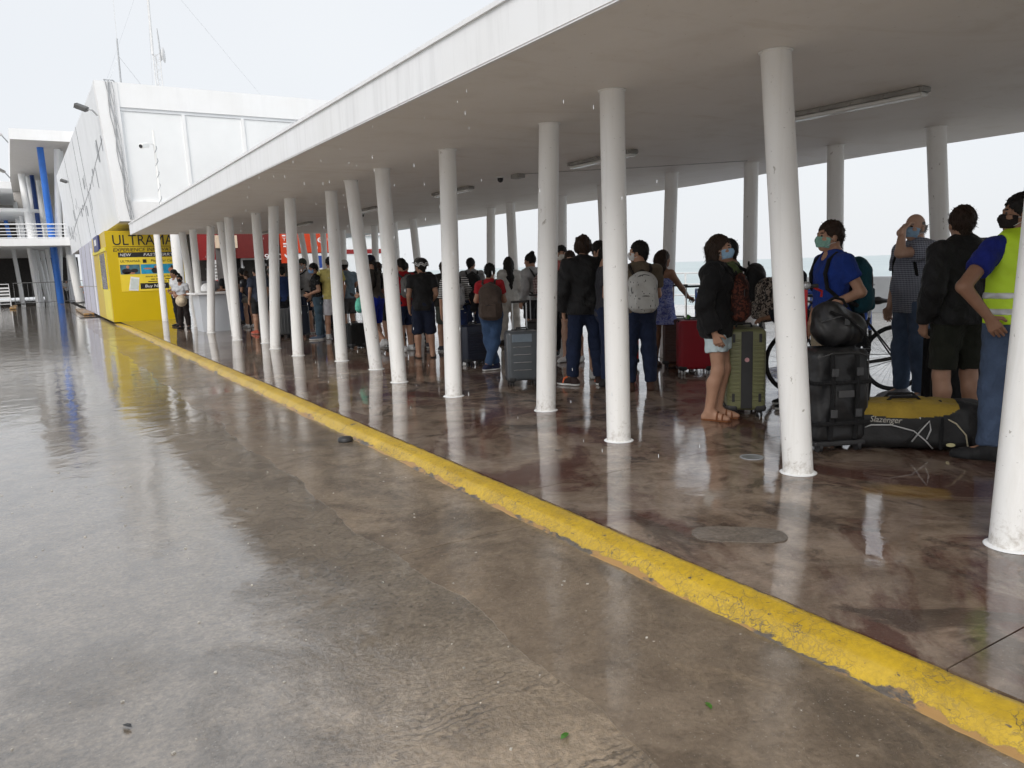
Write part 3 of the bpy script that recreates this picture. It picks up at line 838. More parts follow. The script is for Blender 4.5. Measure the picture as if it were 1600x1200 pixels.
# camera on a pole in front of the panels (stands on the canopy roof)
cp = empty('camera_pole', (3.42, 24.4, 3.03)); tag(cp, 'white security camera on a slim cable-wrapped pole above the canopy roof', 'security camera')
mb = MB(); mb.tube([(0.02, 0, 0), (0, 0, 2.55)], 0.032, 8); mb.build('pole', m_col, cp)
mb = MB(); mb.tube([(0.02 + 0.036 * math.cos(a * 1.1), 0.036 * math.sin(a * 1.1), 0.02 + a * 0.06) for a in range(0, 38)], 0.012, 5); mb.build('cable', m_metal, cp)
mb = MB(); mb.tube([(0, 0, 2.15), (-0.12, -0.1, 2.17), (-0.2, -0.16, 2.13)], 0.018, 6); mb.build('arm', m_col, cp)
mb = MB(); mb.box((0, 0, 0), (0.13, 0.34, 0.13), bevel=0.03); o = mb.build('camera_body', m_col, cp); o.location = (-0.3, -0.26, 2.08); o.rotation_euler = (R(14), 0, R(-40))
mb = MB(); mb.lathe([(0.05, 0), (0.05, 0.01)], (0, 0, 0), 16, 'Y'); o = mb.build('lens', m_dark, cp); o.location = (-0.41, -0.40, 2.035); o.rotation_euler = (R(14), 0, R(-40))

# ================================================================ KIOSK
m_yel = M('yellow_kiosk_panel', lin(205, 176, 3), 0.35, 0.04, 1.2)
m_yel2 = M('yellow_kiosk_side', lin(232, 214, 40), 0.35, 0.05, 1.2)
m_black = M('black_print', (0.012, 0.012, 0.012), 0.5, 0.1)
m_wprint = M('white_print', (0.82, 0.82, 0.82), 0.5, 0.03)
m_redp = M('red_print', (0.5, 0.03, 0.02), 0.5, 0.05)
m_navy = M('navy_sign', (0.02, 0.03, 0.16), 0.4, 0.1)
kiosk = empty('ticket_kiosk', (2.34, 29.8, 0)); tag(kiosk, 'yellow ferry ticket kiosk with black lettering and a poster, under the terminal corner', 'kiosk')
mb = MB(); mb.box((1.21, 3.1, 1.55), (2.42, 6.2, 3.1)); mb.build('wall', m_yel, kiosk)
mb = MB(); mb.box((-0.006, 1.55, 0.6), (0.01, 2.6, 1.1)); mb.build('side_panel', m_yel2, kiosk)
mb = MB(); mb.box((-0.02, 3.0, 2.5), (0.05, 6.0, 0.12)); mb.build('side_trim', m_yel2, kiosk)
mb = MB(); mb.box((-0.008, 1.9, 1.75), (0.02, 2.6, 1.25)); win = mb.build('window', M('window_poster', (0.42, 0.40, 0.42), 0.12, 0.6, 3.0), kiosk)
for y0 in (0.58, 3.22):
    mb = MB(); mb.box((-0.014, y0, 1.75), (0.03, 0.06, 1.33)); mb.build('frame', m_yel2, win)
mb = MB(); mb.box((-0.04, 3.4, 2.8), (0.06, 2.3, 0.55)); sg = mb.build('side_sign', m_navy, kiosk)
mb = MB(); mb.box((-0.075, 3.5, 2.85), (0.004, 0.9, 0.22)); mb.build('emblem', m_wprint, sg)
FY = -0.004
X_, U_ = (1, 0, 0), (0, 0, 1)
lettering('ULTRAMAR', 0.50, m_black, kiosk, (0.19, FY, 2.62), X_, U_, width=2.2)
lettering('EXPERIENCE INNOVATION', 0.17, m_black, kiosk, (0.19, FY, 2.40), X_, U_, shear=0.2, width=2.2)
mb = MB(); mb.box((1.3, -0.003, 2.565), (2.2, 0.005, 0.015)); mb.build('rule_line', m_black, kiosk)
# poster
ps = MB(); ps.box((1.33, -0.008, 1.70), (1.98, 0.012, 1.34)); poster = ps.build('poster', M('poster_yellow', lin(235, 208, 60), 0.4, 0.03), kiosk)
PY = -0.0165
def pbox(name, x0, x1, z0, z1, mat, y=PY):
    b = MB(); b.box(((x0 + x1) / 2, y, (z0 + z1) / 2), (x1 - x0, 0.003, z1 - z0)); return b.build(name, mat, poster)
pbox('black_band', 0.34, 2.32, 2.20, 2.37, m_black)
lettering('NEW', 0.14, m_wprint, poster, (0.38, PY - 0.002, 2.235), X_, U_, 0.001, 0.2, 0.36)
lettering('FAST FERRY', 0.14, m_wprint, poster, (1.12, PY - 0.002, 2.235), X_, U_, 0.001, 0.2, 0.98)
lettering('ULTRAMAR', 0.11, m_black, poster, (0.38, PY - 0.001, 2.03), X_, U_, 0.001, 0.0, 0.62)
mb = MB(); mb.box((1.15, PY, 2.06), (0.12, 0.003, 0.12)); mb.build('badge', m_black, poster)
lettering('Playa del Carmen', 0.12, m_black, poster, (1.34, PY - 0.001, 2.03), X_, U_, 0.001, 0.2, 0.95)
m_teal = M('print_sea_blue', lin(40, 150, 190), 0.4, 0.25, 6); m_dkp = M('print_dark', lin(40, 34, 36), 0.4, 0.5, 7); m_skp = M('print_skin', lin(190, 130, 100), 0.4, 0.2, 9)
pbox('photo_print', 0.36, 0.98, 1.62, 1.95, M('print_grey', lin(70, 110, 125), 0.4, 0.5, 5))
pbox('photo_print', 1.01, 2.32, 1.62, 1.95, m_teal)
for (cx, cz, rx, rz, m) in ((0.55, 1.72, 0.15, 0.10, m_dkp), (0.60, 1.87, 0.05, 0.055, m_skp), (0.80, 1.74, 0.12, 0.07, m_dkp), (0.62, 1.66, 0.2, 0.03, m_skp), (1.45, 1.73, 0.11, 0.10, m_dkp), (1.48, 1.85, 0.045, 0.05, m_skp), (1.63, 1.74, 0.1, 0.1, m_skp), (1.62, 1.85, 0.04, 0.045, m_skp), (1.25, 1.80, 0.16, 0.03, m_skp), (2.0, 1.74, 0.12, 0.1, m_skp), (2.02, 1.85, 0.05, 0.05, m_dkp)):
    b = MB(); b.sheet([(cx + rx * math.cos(a * math.pi / 6), PY - 0.003, cz + rz * math.sin(a * math.pi / 6)) for a in range(12)]); b.build('figure_print', m, poster)
lettering('www.ultramarferry.com', 0.10, m_black, poster, (1.12, PY - 0.001, 1.50), X_, U_, 0.001, 0.2, 1.15)
for (x0, x1, z) in ((1.30, 1.42, 1.43), (1.45, 1.72, 1.43), (1.76, 2.2, 1.43), (1.2, 1.5, 1.35), (1.54, 1.8, 1.35), (1.84, 2.2, 1.35)): pbox('print_line', x0, x1, z - 0.014, z + 0.014, m_black)
pbox('button_band', 0.94, 1.86, 1.10, 1.30, m_black)
lettering('Buy Now!', 0.14, m_wprint, poster, (1.08, PY - 0.002, 1.15), X_, U_, 0.001, 0.1, 0.65)
b = MB(); b.prism([(0.56, PY - 0.004, 1.07), (0.86, PY - 0.004, 1.04), (0.93, PY - 0.004, 1.50), (0.66, PY - 0.004, 1.54)], (0, 0.003, 0)); b.build('phone_print', M('print_phone', (0.8, 0.8, 0.8), .4), poster)
b = MB(); b.prism([(0.60, PY - 0.008, 1.12), (0.845, PY - 0.008, 1.10), (0.90, PY - 0.008, 1.45), (0.68, PY - 0.008, 1.48)], (0, 0.003, 0)); b.build('screen_print', M('print_screen', (0.62, 0.68, 0.66), .4), poster)
# grey shutter cabin behind the kiosk
m_lil = M('lilac_grey_panel', lin(190, 190, 205), 0.45, 0.06, 2)
cab = empty('grey_cabin', (2.36, 36.2, 0)); tag(cab, 'lilac grey metal cabin standing behind the yellow kiosk', 'cabin')
mb = MB(); mb.box((1.4, 5.0, 1.55), (2.8, 9.6, 3.1)); mb.build('wall', m_lil, cab)
for y0 in (2.0, 5.0, 8.0):
    mb = MB(); mb.box((-0.006, y0, 1.55), (0.012, 0.05, 3.0)); mb.build('panel_joint', m_grey, cab)
mb = MB(); mb.box((-0.01, 1.0, 1.4), (0.03, 0.12, 2.8)); mb.build('post', m_white, cab)
mb = MB(); mb.box((-0.006, 5.0, 1.2), (0.012, 9.4, 0.03)); mb.build('panel_joint', m_grey, cab)
# yellow painted kerb pieces by the cabin
for (x, y, sx, sy, lab) in ((2.12, 43.0, 0.42, 7.5, 'yellow painted kerb piece beside the grey cabin'), (-1.0, 58, 0.35, 6.0, 'yellow painted kerb piece near the crowd barriers')):
    mb = MB(); mb.box((0, 0, 0.03), (sx, sy, 0.10), bevel=0.03); tag(mb.build('kerb_piece', m_kerb, None, loc=(x, y, RZ + 0.03)), lab, 'kerb')

# ================================================================ SHOP FRONTS under the far end
m_dk = M('painted_recess_shade', (0.03, 0.026, 0.024), 0.7, 0.3)  # near-black colour stands in for the shade inside deep recesses
m_red = M('red_shop_panel', lin(140, 28, 28), 0.45, 0.08); m_red2 = M('dark_red_shop_panel', lin(105, 26, 22), 0.45, 0.08)
m_or = M('orange_sign_panel', lin(200, 62, 16), 0.4, 0.05); m_cream = M('cream_panel', lin(222, 200, 175), 0.5, 0.05)
m_bl = M('blue_print', lin(35, 70, 150), 0.4, 0.1)
shop = empty('shop_front', (4.85, 28.9, 0)); tag(shop, 'row of dark shop fronts with red panels at the end of the canopy', 'shop')
def sbox(name, x0, x1, z0, z1, y, dep, mat, par=None):
    b = MB(); b.box(((x0 + x1) / 2 - 4.85, y - 28.9, (z0 + z1) / 2), (x1 - x0, dep, z1 - z0)); return b.build(name, mat, par or shop)
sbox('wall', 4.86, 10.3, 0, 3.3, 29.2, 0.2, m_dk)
sbox('pier', 5.62, 6.28, 0, 2.45, 28.75, 0.5, M('grey_pier', (0.12, 0.11, 0.105), 0.6, 0.2))
sbox('red_panel', 4.9, 5.74, 2.02, 2.95, 28.6, 0.1, m_red)
sbox('cream_panel', 5.62, 6.36, 2.42, 2.86, 28.45, 0.08, m_cream)
pl = sbox('placard', 5.5, 5.78, 1.22, 2.015, 28.55, 0.03, m_wprint)
for k in range(5): sbox('print_line', 5.55, 5.72, 1.4 + 0.11 * k, 1.44 + 0.11 * k, 28.53, 0.006, m_grey, pl)
sbox('placard_foot', 5.5, 5.78, 1.22, 1.32, 28.53, 0.006, m_redp, pl)
sbox('red_fascia', 6.3, 7.7, 2.06, 3.0, 28.5, 0.12, m_red2)
sbox('red_fascia', 7.7, 8.3, 2.5, 3.0, 28.5, 0.12, m_red2)
for x in (6.5, 7.6): sbox('door_frame', x, x + 0.07, 0, 2.05, 28.8, 0.1, m_lwall)
sbox('door_head', 6.5, 7.67, 2.0, 2.055, 28.79, 0.1, m_lwall)
lettering('9:00', 0.30, m_wprint, shop, (7.25 - 4.85, 28.38 - 28.9, 1.98), X_, U_, 0.004, 0, 0.62)
sign = empty('orange_sign', (7.8, 28.2, 0)); tag(sign, 'tall orange hanging sign with a white down arrow', 'sign')
b = MB(); b.box((0.28, 0, 2.4), (0.56, 0.05, 1.12)); b.build('board', m_or, sign)
lettering('TTE', 0.15, m_wprint, sign, (0.08, -0.028, 2.64), X_, U_, 0.002, 0, 0.36)
for (x0, x1, z) in ((0.08, 0.2, 2.82), (0.25, 0.44, 2.82), (0.1, 0.26, 2.53), (0.3, 0.44, 2.53), (0.1, 0.2, 2.44), (0.24, 0.44, 2.44)):     # lines too small to read
    b = MB(); b.box(((x0 + x1) / 2, -0.028, z), (x1 - x0, 0.004, 0.05)); b.build('print_line', m_wprint, sign)
b = MB(); b.prism([(0.25, -0.03, 2.35), (0.31, -0.03, 2.35), (0.31, -0.03, 2.08), (0.44, -0.03, 2.18), (0.44, -0.03, 2.10), (0.28, -0.03, 1.93), (0.12, -0.03, 2.10), (0.12, -0.03, 2.18), (0.25, -0.03, 2.08)], (0, 0.004, 0)); b.build('arrow', m_wprint, sign)
ban = empty('orange_banner', (8.42, 28.2, 0)); tag(ban, 'wide orange banner with white letters over the far queue', 'sign')
b = MB(); b.box((0.9, 0, 2.60), (1.8, 0.05, 0.80)); b.build('board', m_or, ban)
b = MB(); b.box((0.9, -0.03, 2.42), (1.78, 0.006, 0.012)); b.build('rule_line', m_redp, ban)
lettering('e', 0.40, m_wprint, ban, (0.72, -0.03, 2.56), X_, U_, 0.002, 0, 0.22)
lettering('HIC', 0.26, m_wprint, ban, (1.62, -0.03, 2.30), (0, 0, 1), (-1, 0, 0), 0.002, 0, 0.6)
b = MB(); b.box((0.9, 0.02, 1.86), (1.78, 0.04, 0.62)); wp = b.build('white_poster', m_wprint, ban)
for x0 in (0.75, 1.35):
    b = MB(); b.box((x0, -0.004, 1.86), (0.34, 0.006, 0.45)); b.build('blue_print', m_bl, wp)
# service counter
m_ctr = M('pale_grey_counter', lin(205, 210, 216), 0.35, 0.03, 2)
ctr = empty('service_counter', (3.72, 21.6, 0)); tag(ctr, 'pale grey service counter between the columns near the kiosk', 'counter')
def taper(par, name, c, b0, b1, z0, z1, mat):
    mb = MB()
    P = []
    for (sx, sy), z in ((b0, z0), (b1, z1)):
        P.append([(c[0] - sx / 2, c[1] - sy / 2, z), (c[0] + sx / 2, c[1] - sy / 2, z), (c[0] + sx / 2, c[1] + sy / 2, z), (c[0] - sx / 2, c[1] + sy / 2, z)])
    vs = [[mb.bm.verts.new(p) for p in r] for r in P]
    for i in range(4): mb.bm.faces.new((vs[0][i], vs[0][(i + 1) % 4], vs[1][(i + 1) % 4], vs[1][i]))
    mb.bm.faces.new(vs[1]); mb.bm.faces.new(vs[0][::-1])
    return mb.build(name, mat, par)
taper(ctr, 'body', (0.42, 0.35), (0.74, 0.85), (0.86, 1.0), 0.0, 0.965, m_ctr)
mb = MB(); mb.box((0.40, 0.33, 1.0), (1.08, 1.15, 0.05), bevel=0.02); mb.build('countertop', m_white, ctr)
mb = MB(); mb.box((0.22, -0.118, 0.48), (0.02, 0.05, 0.9)); mb.build('edge_strip', m_white, ctr)

# ================================================================ FAR TWO-STOREY BUILDING
far = empty('seafront_building', (1, 62, 0)); tag(far, 'white two-storey building with deep roof, blue and white columns and railed balcony', 'building')
def farp(mb, name, mat, parent=None, **kw):
    o = mb.build(name, mat, parent or far, **kw)
    if parent is None: o.matrix_parent_inverse = Matrix.Translation((-1, -62, 0))
    return o
m_blue = M('blue_column_paint', lin(45, 110, 200), 0.4, 0.1, 2); m_dkblue = M('dark_blue_column_paint', lin(40, 70, 130), 0.4, 0.1, 2)
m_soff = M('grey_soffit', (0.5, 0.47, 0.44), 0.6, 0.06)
mb = MB(); mb.prism([(-0.08, 62, 10.9), (9, 62, 10.9), (9, 98, 10.9), (-0.7, 98, 10.9)], (0, 0, 0.7))
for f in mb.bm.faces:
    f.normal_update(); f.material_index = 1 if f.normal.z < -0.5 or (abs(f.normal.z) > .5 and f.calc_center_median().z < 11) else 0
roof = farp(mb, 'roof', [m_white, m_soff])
mb = MB(); mb.prism([(-9, 76, 9.4), (-0.4, 76, 9.1), (-0.4, 96, 9.1), (-9, 96, 9.4)], (0, 0, 0.55)); farp(mb, 'lower_roof', m_white)
mb = MB(); mb.prism([(-9, 80, 7.7), (0.6, 79, 7.5), (1.4, 80, 7.5), (1.4, 95, 7.5), (-9, 95, 7.7)], (0, 0, 0.28)); farp(mb, 'upper_ledge', m_white)
mb = MB(); mb.prism([(-9, 62.6, 3.95), (2.7, 62.2, 3.95), (3.4, 66, 3.95), (3.4, 95, 3.95), (-9, 95, 3.95)], (0, 0, 0.5)); balc = farp(mb, 'balcony_slab', m_white)
mb = MB(); mb.box((-2.5, 92, 2.0), (14, 0.3, 3.9)); farp(mb, 'ground_floor_wall', m_dk)  # interior shade of both floors is put into the near-black wall colour
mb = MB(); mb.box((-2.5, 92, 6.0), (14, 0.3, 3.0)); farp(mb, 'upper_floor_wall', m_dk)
mb = MB(); mb.box((-2.5, 92, 8.9), (14, 0.34, 2.9)); farp(mb, 'upper_wall', m_soff)
mb = MB(); mb.prism([(-9, 66, 0), (-2.0, 66, 0), (-2.6, 66, 3.94), (-9, 66, 3.94)], (0, 4, 0)); farp(mb, 'sloping_wall', m_white)
cols_far = [(1.80, 65.5, 0, 1.66, 65.2, 10.9, 0.24, m_blue), (1.75, 65.9, 0, 2.72, 65.6, 10.9, 0.23, m_white), (2.6, 66.5, 0, 2.95, 66.5, 10.9, 0.2, m_white),
            (0.62, 78, 4.45, 0.42, 81, 10.9, 0.30, m_white), (1.0, 80, 4.45, 0.95, 83, 10.9, 0.26, m_white), (1.25, 79, 4.45, 1.2, 82, 10.9, 0.2, m_dkblue), (1.75, 84, 4.45, 1.75, 86, 10.9, 0.26, m_white),
            (2.3, 80, 4.45, 2.1, 80, 10.9, 0.24, m_dkblue), (-0.3, 88, 4.45, -0.35, 88, 9.1, 0.2, m_white), (-1.0, 90, 4.45, -1.3, 90, 7.5, 0.2, m_blue), (0.0, 84, 4.45, 0.0, 84, 7.5, 0.17, m_white), (0.4, 84, 4.45, 0.35, 84, 7.5, 0.17, m_white),
            (-0.55, 68, 0, -0.75, 69, 3.95, 0.15, m_white), (0.42, 67, 0, 0.25, 67, 3.95, 0.17, m_white), (0.66, 69, 0, 0.42, 69, 3.95, 0.17, m_white), (1.1, 70, 0, 0.68, 70, 3.95, 0.18, m_white), (1.3, 72, 0, 1.1, 72, 3.95, 0.18, m_white), (1.55, 69, 0, 1.4, 69, 3.95, 0.16, m_white)]
for (x0, y0, z0, x1, y1, z1, r, m) in cols_far:
    mb = MB(); mb.tube([(x0, y0, z0 - 0.08 if z0 == 0 else z0), (x1, y1, z1)], [r, r * 0.9], 14); farp(mb, 'column', m, smooth=True, auto=40)
for k in range(5):
    mb = MB(); z = 4.5 + 0.21 * k + (0.06 if k == 4 else 0); mb.tube([(-9, 62.7, z), (2.7, 62.35, z), (3.3, 66, z)], 0.028 if k < 4 else 0.045, 6); farp(mb, 'rail', m_white)
for k in range(9):
    x = -8.6 + 1.4 * k; mb = MB(); mb.tube([(x, 62.7 - 0.03 * k, 4.44), (x, 62.7 - 0.03 * k, 5.42)], 0.03, 6); farp(mb, 'rail_post', m_white)
for (x, y, z, lab) in ((-0.75, 62.6, 11.35, 'white floodlight at the corner of the far deep roof'), (-0.9, 68, 9.6, 'lower grey floodlight beside the far deep roof')):
    e = empty('roof_floodlight', (x, y, z)); e.rotation_euler = (0, R(25), R(30)); tag(e, lab, 'floodlight')
    mb = MB(); mb.box((0, 0, 0), (0.6, 0.3, 0.16), bevel=0.04); mb.build('lamp_housing', m_mast if z > 11 else m_grey, e)
    mb = MB(); mb.tube([(0.3, 0, 0), (0.9, 0.2, -0.15)], 0.04, 6); mb.build('bracket', m_metal, e)
# crowd barriers in front of it
m_bar = M('barrier_steel', (0.16, 0.16, 0.16), 0.5, 0.2, metal=0.3)
def barrier(x, y, w, h, mat, lab, n=9, rz=0.0, slats=False):
    e = empty('crowd_barrier', (x, y, RZ)); e.rotation_euler = (0, 0, rz); tag(e, lab, 'barrier', 'barriers before the far building')
    mb = MB(); mb.tube([(0, 0, 0), (0, 0, h), (w, 0, h), (w, 0, 0)], 0.035, 6); mb.build('frame', mat, e)
    mb = MB(); mb.tube([(0, 0, 0.18), (w, 0, 0.18)], 0.025, 6); mb.build('rail', mat, e)
    for k in range(1, n):
        mb = MB()
        if slats: mb.box((w / 2, 0, 0.2 + (h - 0.25) * k / n), (w, 0.03, 0.10))
        else: mb.tube([(w * k / n, 0, 0.18), (w * k / n, 0, h)], 0.014, 5)
        mb.build('slat' if slats else 'bar', mat, e)
barrier(-0.95, 63.2, 2.45, 1.55, m_bar, 'dark steel crowd barrier left of the blue column')
barrier(2.0, 64.0, 1.3, 1.6, m_bar, 'dark steel crowd barrier right of the blue column', 6)
barrier(-3.2, 62.0, 2.0, 1.5, m_mast, 'white slatted barrier at the far left by the sloping wall', 6, 0, True)

# far white building with red stripe beyond the shops
fb = empty('white_warehouse', (20, 62, 0)); tag(fb, 'low white building with a red stripe seen between the far columns', 'building')
mb = MB(); mb.box((2.9, 4, 2.2), (6.2, 8, 4.4)); mb.build('wall', m_white, fb)
mb = MB(); mb.box((2.9, -0.02, 3.15), (6.2, 0.05, 0.36)); mb.build('stripe', m_red, fb)
mb = MB(); mb.box((2.9, 4, 4.46), (6.4, 8.3, 0.12)); mb.build('roof', m_soff, fb)
for k in range(2):
    mb = MB(); mb.box((1.2 + 3 * k, -0.03, 1.5), (1.6, 0.06, 1.5)); mb.build('window', M('far_window', (0.55, 0.57, 0.58), 0.2), fb)

# ================================================================ SEA SIDE: parapet and railing
m_para = M('grey_seawall_concrete', (0.26, 0.27, 0.28), 0.6, 0.12, 1.5, bump=0.2, bscale=30)
mb = MB(); mb.box((18.05, 4.0, 0.44), (0.35, 24, 0.9), bevel=0.02); tag(mb.build('seawall', m_para), 'low grey concrete seawall behind the bicycle along the water', 'wall')
rl = empty('seafront_railing', (17.9, 16.2, 0)); tag(rl, 'white metal railing along the water beyond the seawall', 'railing')
for k in range(22):
    mb = MB(); mb.tube([(0, 2.0 * k, 0), (0, 2.0 * k, 1.05)], 0.03, 6); mb.build('post', m_mast, rl)
for z in (0.35, 0.7, 1.05):
    mb = MB(); mb.tube([(0, 0, z), (0, 42, z)], 0.025, 6); mb.build('rail', m_mast, rl)

# ================================================================ PEOPLE
m_eye = M('eye_dark', (0.015, 0.012, 0.01), 0.2, 0.1)
m_lip = M('lips', (0.30, 0.11, 0.09), 0.45, 0.1)
SK = {'tan': (0.44, 0.255, 0.17), 'brown': (0.30, 0.165, 0.105), 'light': (0.54, 0.345, 0.25)}
HAIR_BLACK = (0.012, 0.010, 0.009); HAIR_BROWN = (0.035, 0.020, 0.013); HAIR_GREY = (0.28, 0.27, 0.26)

def basis(d, up):
    d = np.array(d, float); d /= np.linalg.norm(d) + 1e-9
    up = np.array(up, float); n = up - d * (up @ d); n /= np.linalg.norm(n) + 1e-9
    return d, n, np.cross(d, n)

def skeleton(H, sex, pose, fat):
    s = H / 1.7
    sw = 0.185 if sex == 'm' else 0.158
    J = {'pelvis': (0, 0, .95), 'waist': (0, 0.005, 1.09), 'chest': (0, 0.0, 1.27), 'upper': (0, -0.012, 1.365), 'neck': (0, -0.012, 1.40), 'head': (0, 0.028, 1.583),
         'Rsh': (sw, -.012, 1.375), 'Lsh': (-sw, -.012, 1.375), 'Relb': (sw + .055, -.045, 1.10), 'Lelb': (-sw - .055, -.045, 1.10),
         'Rwri': (sw + .05, .055, .865), 'Lwri': (-sw - .05, .055, .865),
         'Rhip': (.088, 0, .90), 'Lhip': (-.088, 0, .90), 'Rkne': (.112, .015, .485), 'Lkne': (-.112, .015, .485), 'Rank': (.125, -.02, .085), 'Lank': (-.125, -.02, .085),
         'Rtoe': (.165, .165, .028), 'Ltoe': (-.165, .165, .028)}
    lean = pose.get('lean', 0.0)
    for k in ('waist', 'chest', 'upper', 'neck', 'head', 'Rsh', 'Lsh', 'Relb', 'Lelb', 'Rwri', 'Lwri'):
        x, y, z = J[k]; J[k] = (x, y + lean * (z - .95) if not k.endswith('wri') else y + lean * .3, z)
    for k, v in pose.items():
        if k in J: J[k] = v
    J = {k: np.array(v, float) * s for k, v in J.items()}
    # toes follow the ankle when only the ankle was moved
    for a in 'RL':
        if a + 'ank' in pose and a + 'toe' not in pose:
            J[a + 'toe'] = J[a + 'ank'] + np.array([0.03 if a == 'R' else -.03, .185, -.057]) * s
    return J, s

def torso(F, J, s, sex, fat, off, k=0.05, low=True):
    fl = 0.68 + 0.12 * fat
    if sex == 'm': rp, rw, rch, ru = .150, .136 + .03 * fat, .162 + .012 * fat, .115
    else: rp, rw, rch, ru = .158 + .01 * fat, .118 + .03 * fat, .140 + .012 * fat, .10
    if low: F.rc(J['pelvis'], J['waist'], rp * s + off, rw * s + off, k * s, fl)
    F.rc(J['waist'], J['chest'], rw * s + off, rch * s + off, k * s, fl)
    F.rc(J['chest'], J['upper'], rch * s + off, ru * s + off, k * s, fl)
    F.rc(J['Lsh'] + (0, 0, -.005), J['Rsh'] + (0, 0, -.005), .056 * s + off, .056 * s + off, .06 * s)
    F.rc(J['upper'], J['neck'] + np.array([0, 0, .01]), .085 * s + off * .7, .062 * s + off * .4, .04 * s)
    if sex == 'f':
        for sx in (-1, 1): F.el(J['chest'] + np.array([sx * .065, .075, .0]) * s, np.array([.062, .058, .06]) * s + off, .05)
    if fat > .4: F.el(J['waist'] + np.array([0, .05, -.02]) * s, np.array([.14, .12, .14]) * s + off, .06)
    if low:
        for sx in (-1, 1): F.el(J['pelvis'] + np.array([sx * .07, -.055, -.04]) * s, np.array([.085, .075, .09]) * s + off, .05)

def make_hand(J, s, side, pose, res):
    """palm, four unequal bent fingers and a thumb"""
    w, e = J[side + 'wri'], J[side + 'elb']
    hd = pose.get(side + 'hdir'); d0 = np.array(hd, float) if hd is not None else (w - e)
    pn = pose.get(side + 'palm', ((-1.0 if side == 'R' else 1.0), 0.15, 0.0))
    d, n, sd = basis(d0, pn)           # n: palm normal; sd: across the palm
    out = np.array([0, 1.0, 0]); thumb = sd if (sd @ out) > 0 else -sd
    if side + 'thumb' in pose: thumb = sd * pose[side + 'thumb']
    curl = pose.get(side + 'curl', 0.5)
    c = w + d * .08 * s
    F = Field(c - .125 * s, c + .125 * s, res)
    F.rc(w - d * .06 * s, w + d * .005, .029 * s, .026 * s, .015)
    for q in np.linspace(-1, 1, 4):
        F.rc(w + d * .01 * s + thumb * q * .012 * s, w + d * .085 * s + thumb * q * .031 * s, .016 * s, .0135 * s, .012)
    L = [.068, .078, .074, .058]
    for i, q in enumerate((1, .36, -.3, -.95)):
        b = w + d * (.085 - .006 * abs(q)) * s + thumb * q * .031 * s
        a1 = curl * (.7 + .12 * i); a2 = a1 + curl * .9
        m = b + (d * math.cos(a1) + n * math.sin(a1) + thumb * q * .09) * L[i] * .52 * s
        t = m + (d * math.cos(a2) + n * math.sin(a2)) * L[i] * .48 * s
        F.rc(b, m, .0105 * s, .0095 * s, .004); F.rc(m, t, .0095 * s, .0078 * s, .004)
    tb = w + d * .025 * s + thumb * .026 * s
    tm = tb + (d * .55 + thumb * .75 + n * .35) * .042 * s
    tt = tm + (d * .85 + thumb * .22 + n * (.35 + .3 * curl)) * .034 * s
    F.rc(tb, tm, .0135 * s, .0115 * s, .008); F.rc(tm, tt, .0112 * s, .009 * s, .004)
    return F.mesh()

def head_frame(J, pose):
    y, p, r = pose.get('yaw', 0), pose.get('pitch', 0), pose.get('tilt', 0)
    return np.array(Matrix.Rotation(R(y), 3, 'Z') @ Matrix.Rotation(R(p), 3, 'X') @ Matrix.Rotation(R(r), 3, 'Y'))

def head_field(res, s, hair=None):
    F = Field(np.array([-.14, -.16, -.22]) * s, np.array([.14, .16, .16]) * s, res)
    S = lambda *v: np.array(v) * s
    F.el(S(0, -.008, .022), S(.074, .094, .096), .02)
    F.el(S(0, .03, -.035), S(.058, .064, .078), .03)
    F.rc(S(0, .055, -.085), S(0, .062, -.088), .028 * s, .026 * s, .03)
    F.rc(S(0, -.03, -.06), S(0, -.035, -.22), .056 * s, .060 * s, .03)
    for sx in (-1, 1):
        F.el(S(sx * .034, .055, -.02), S(.026, .034, .028), .02)
        F.el(S(sx * .076, -.004, -.012), S(.010, .020, .031), .008)
        F.el(S(sx * .030, .094, .008), S(.015, .012, .009), .012, sub=True)
        F.el(S(sx * .030, .079, .008), S(.0125, .0125, .0105), .003)
    F.rc(S(-.034, .081, .027), S(.034, .081, .027), .010 * s, .010 * s, .012)
    F.rc(S(0, .087, .010), S(0, .106, -.028), .0085 * s, .012 * s, .012)
    for sx in (-1, 1): F.el(S(sx * .011, .094, -.032), S(.009, .010, .008), .006)
    F.el(S(0, .086, -.058), S(.022, .010, .006), .006); F.el(S(0, .085, -.068), S(.018, .010, .007), .006)
    return F

def place(V, Rm, c): return V @ Rm.T + c

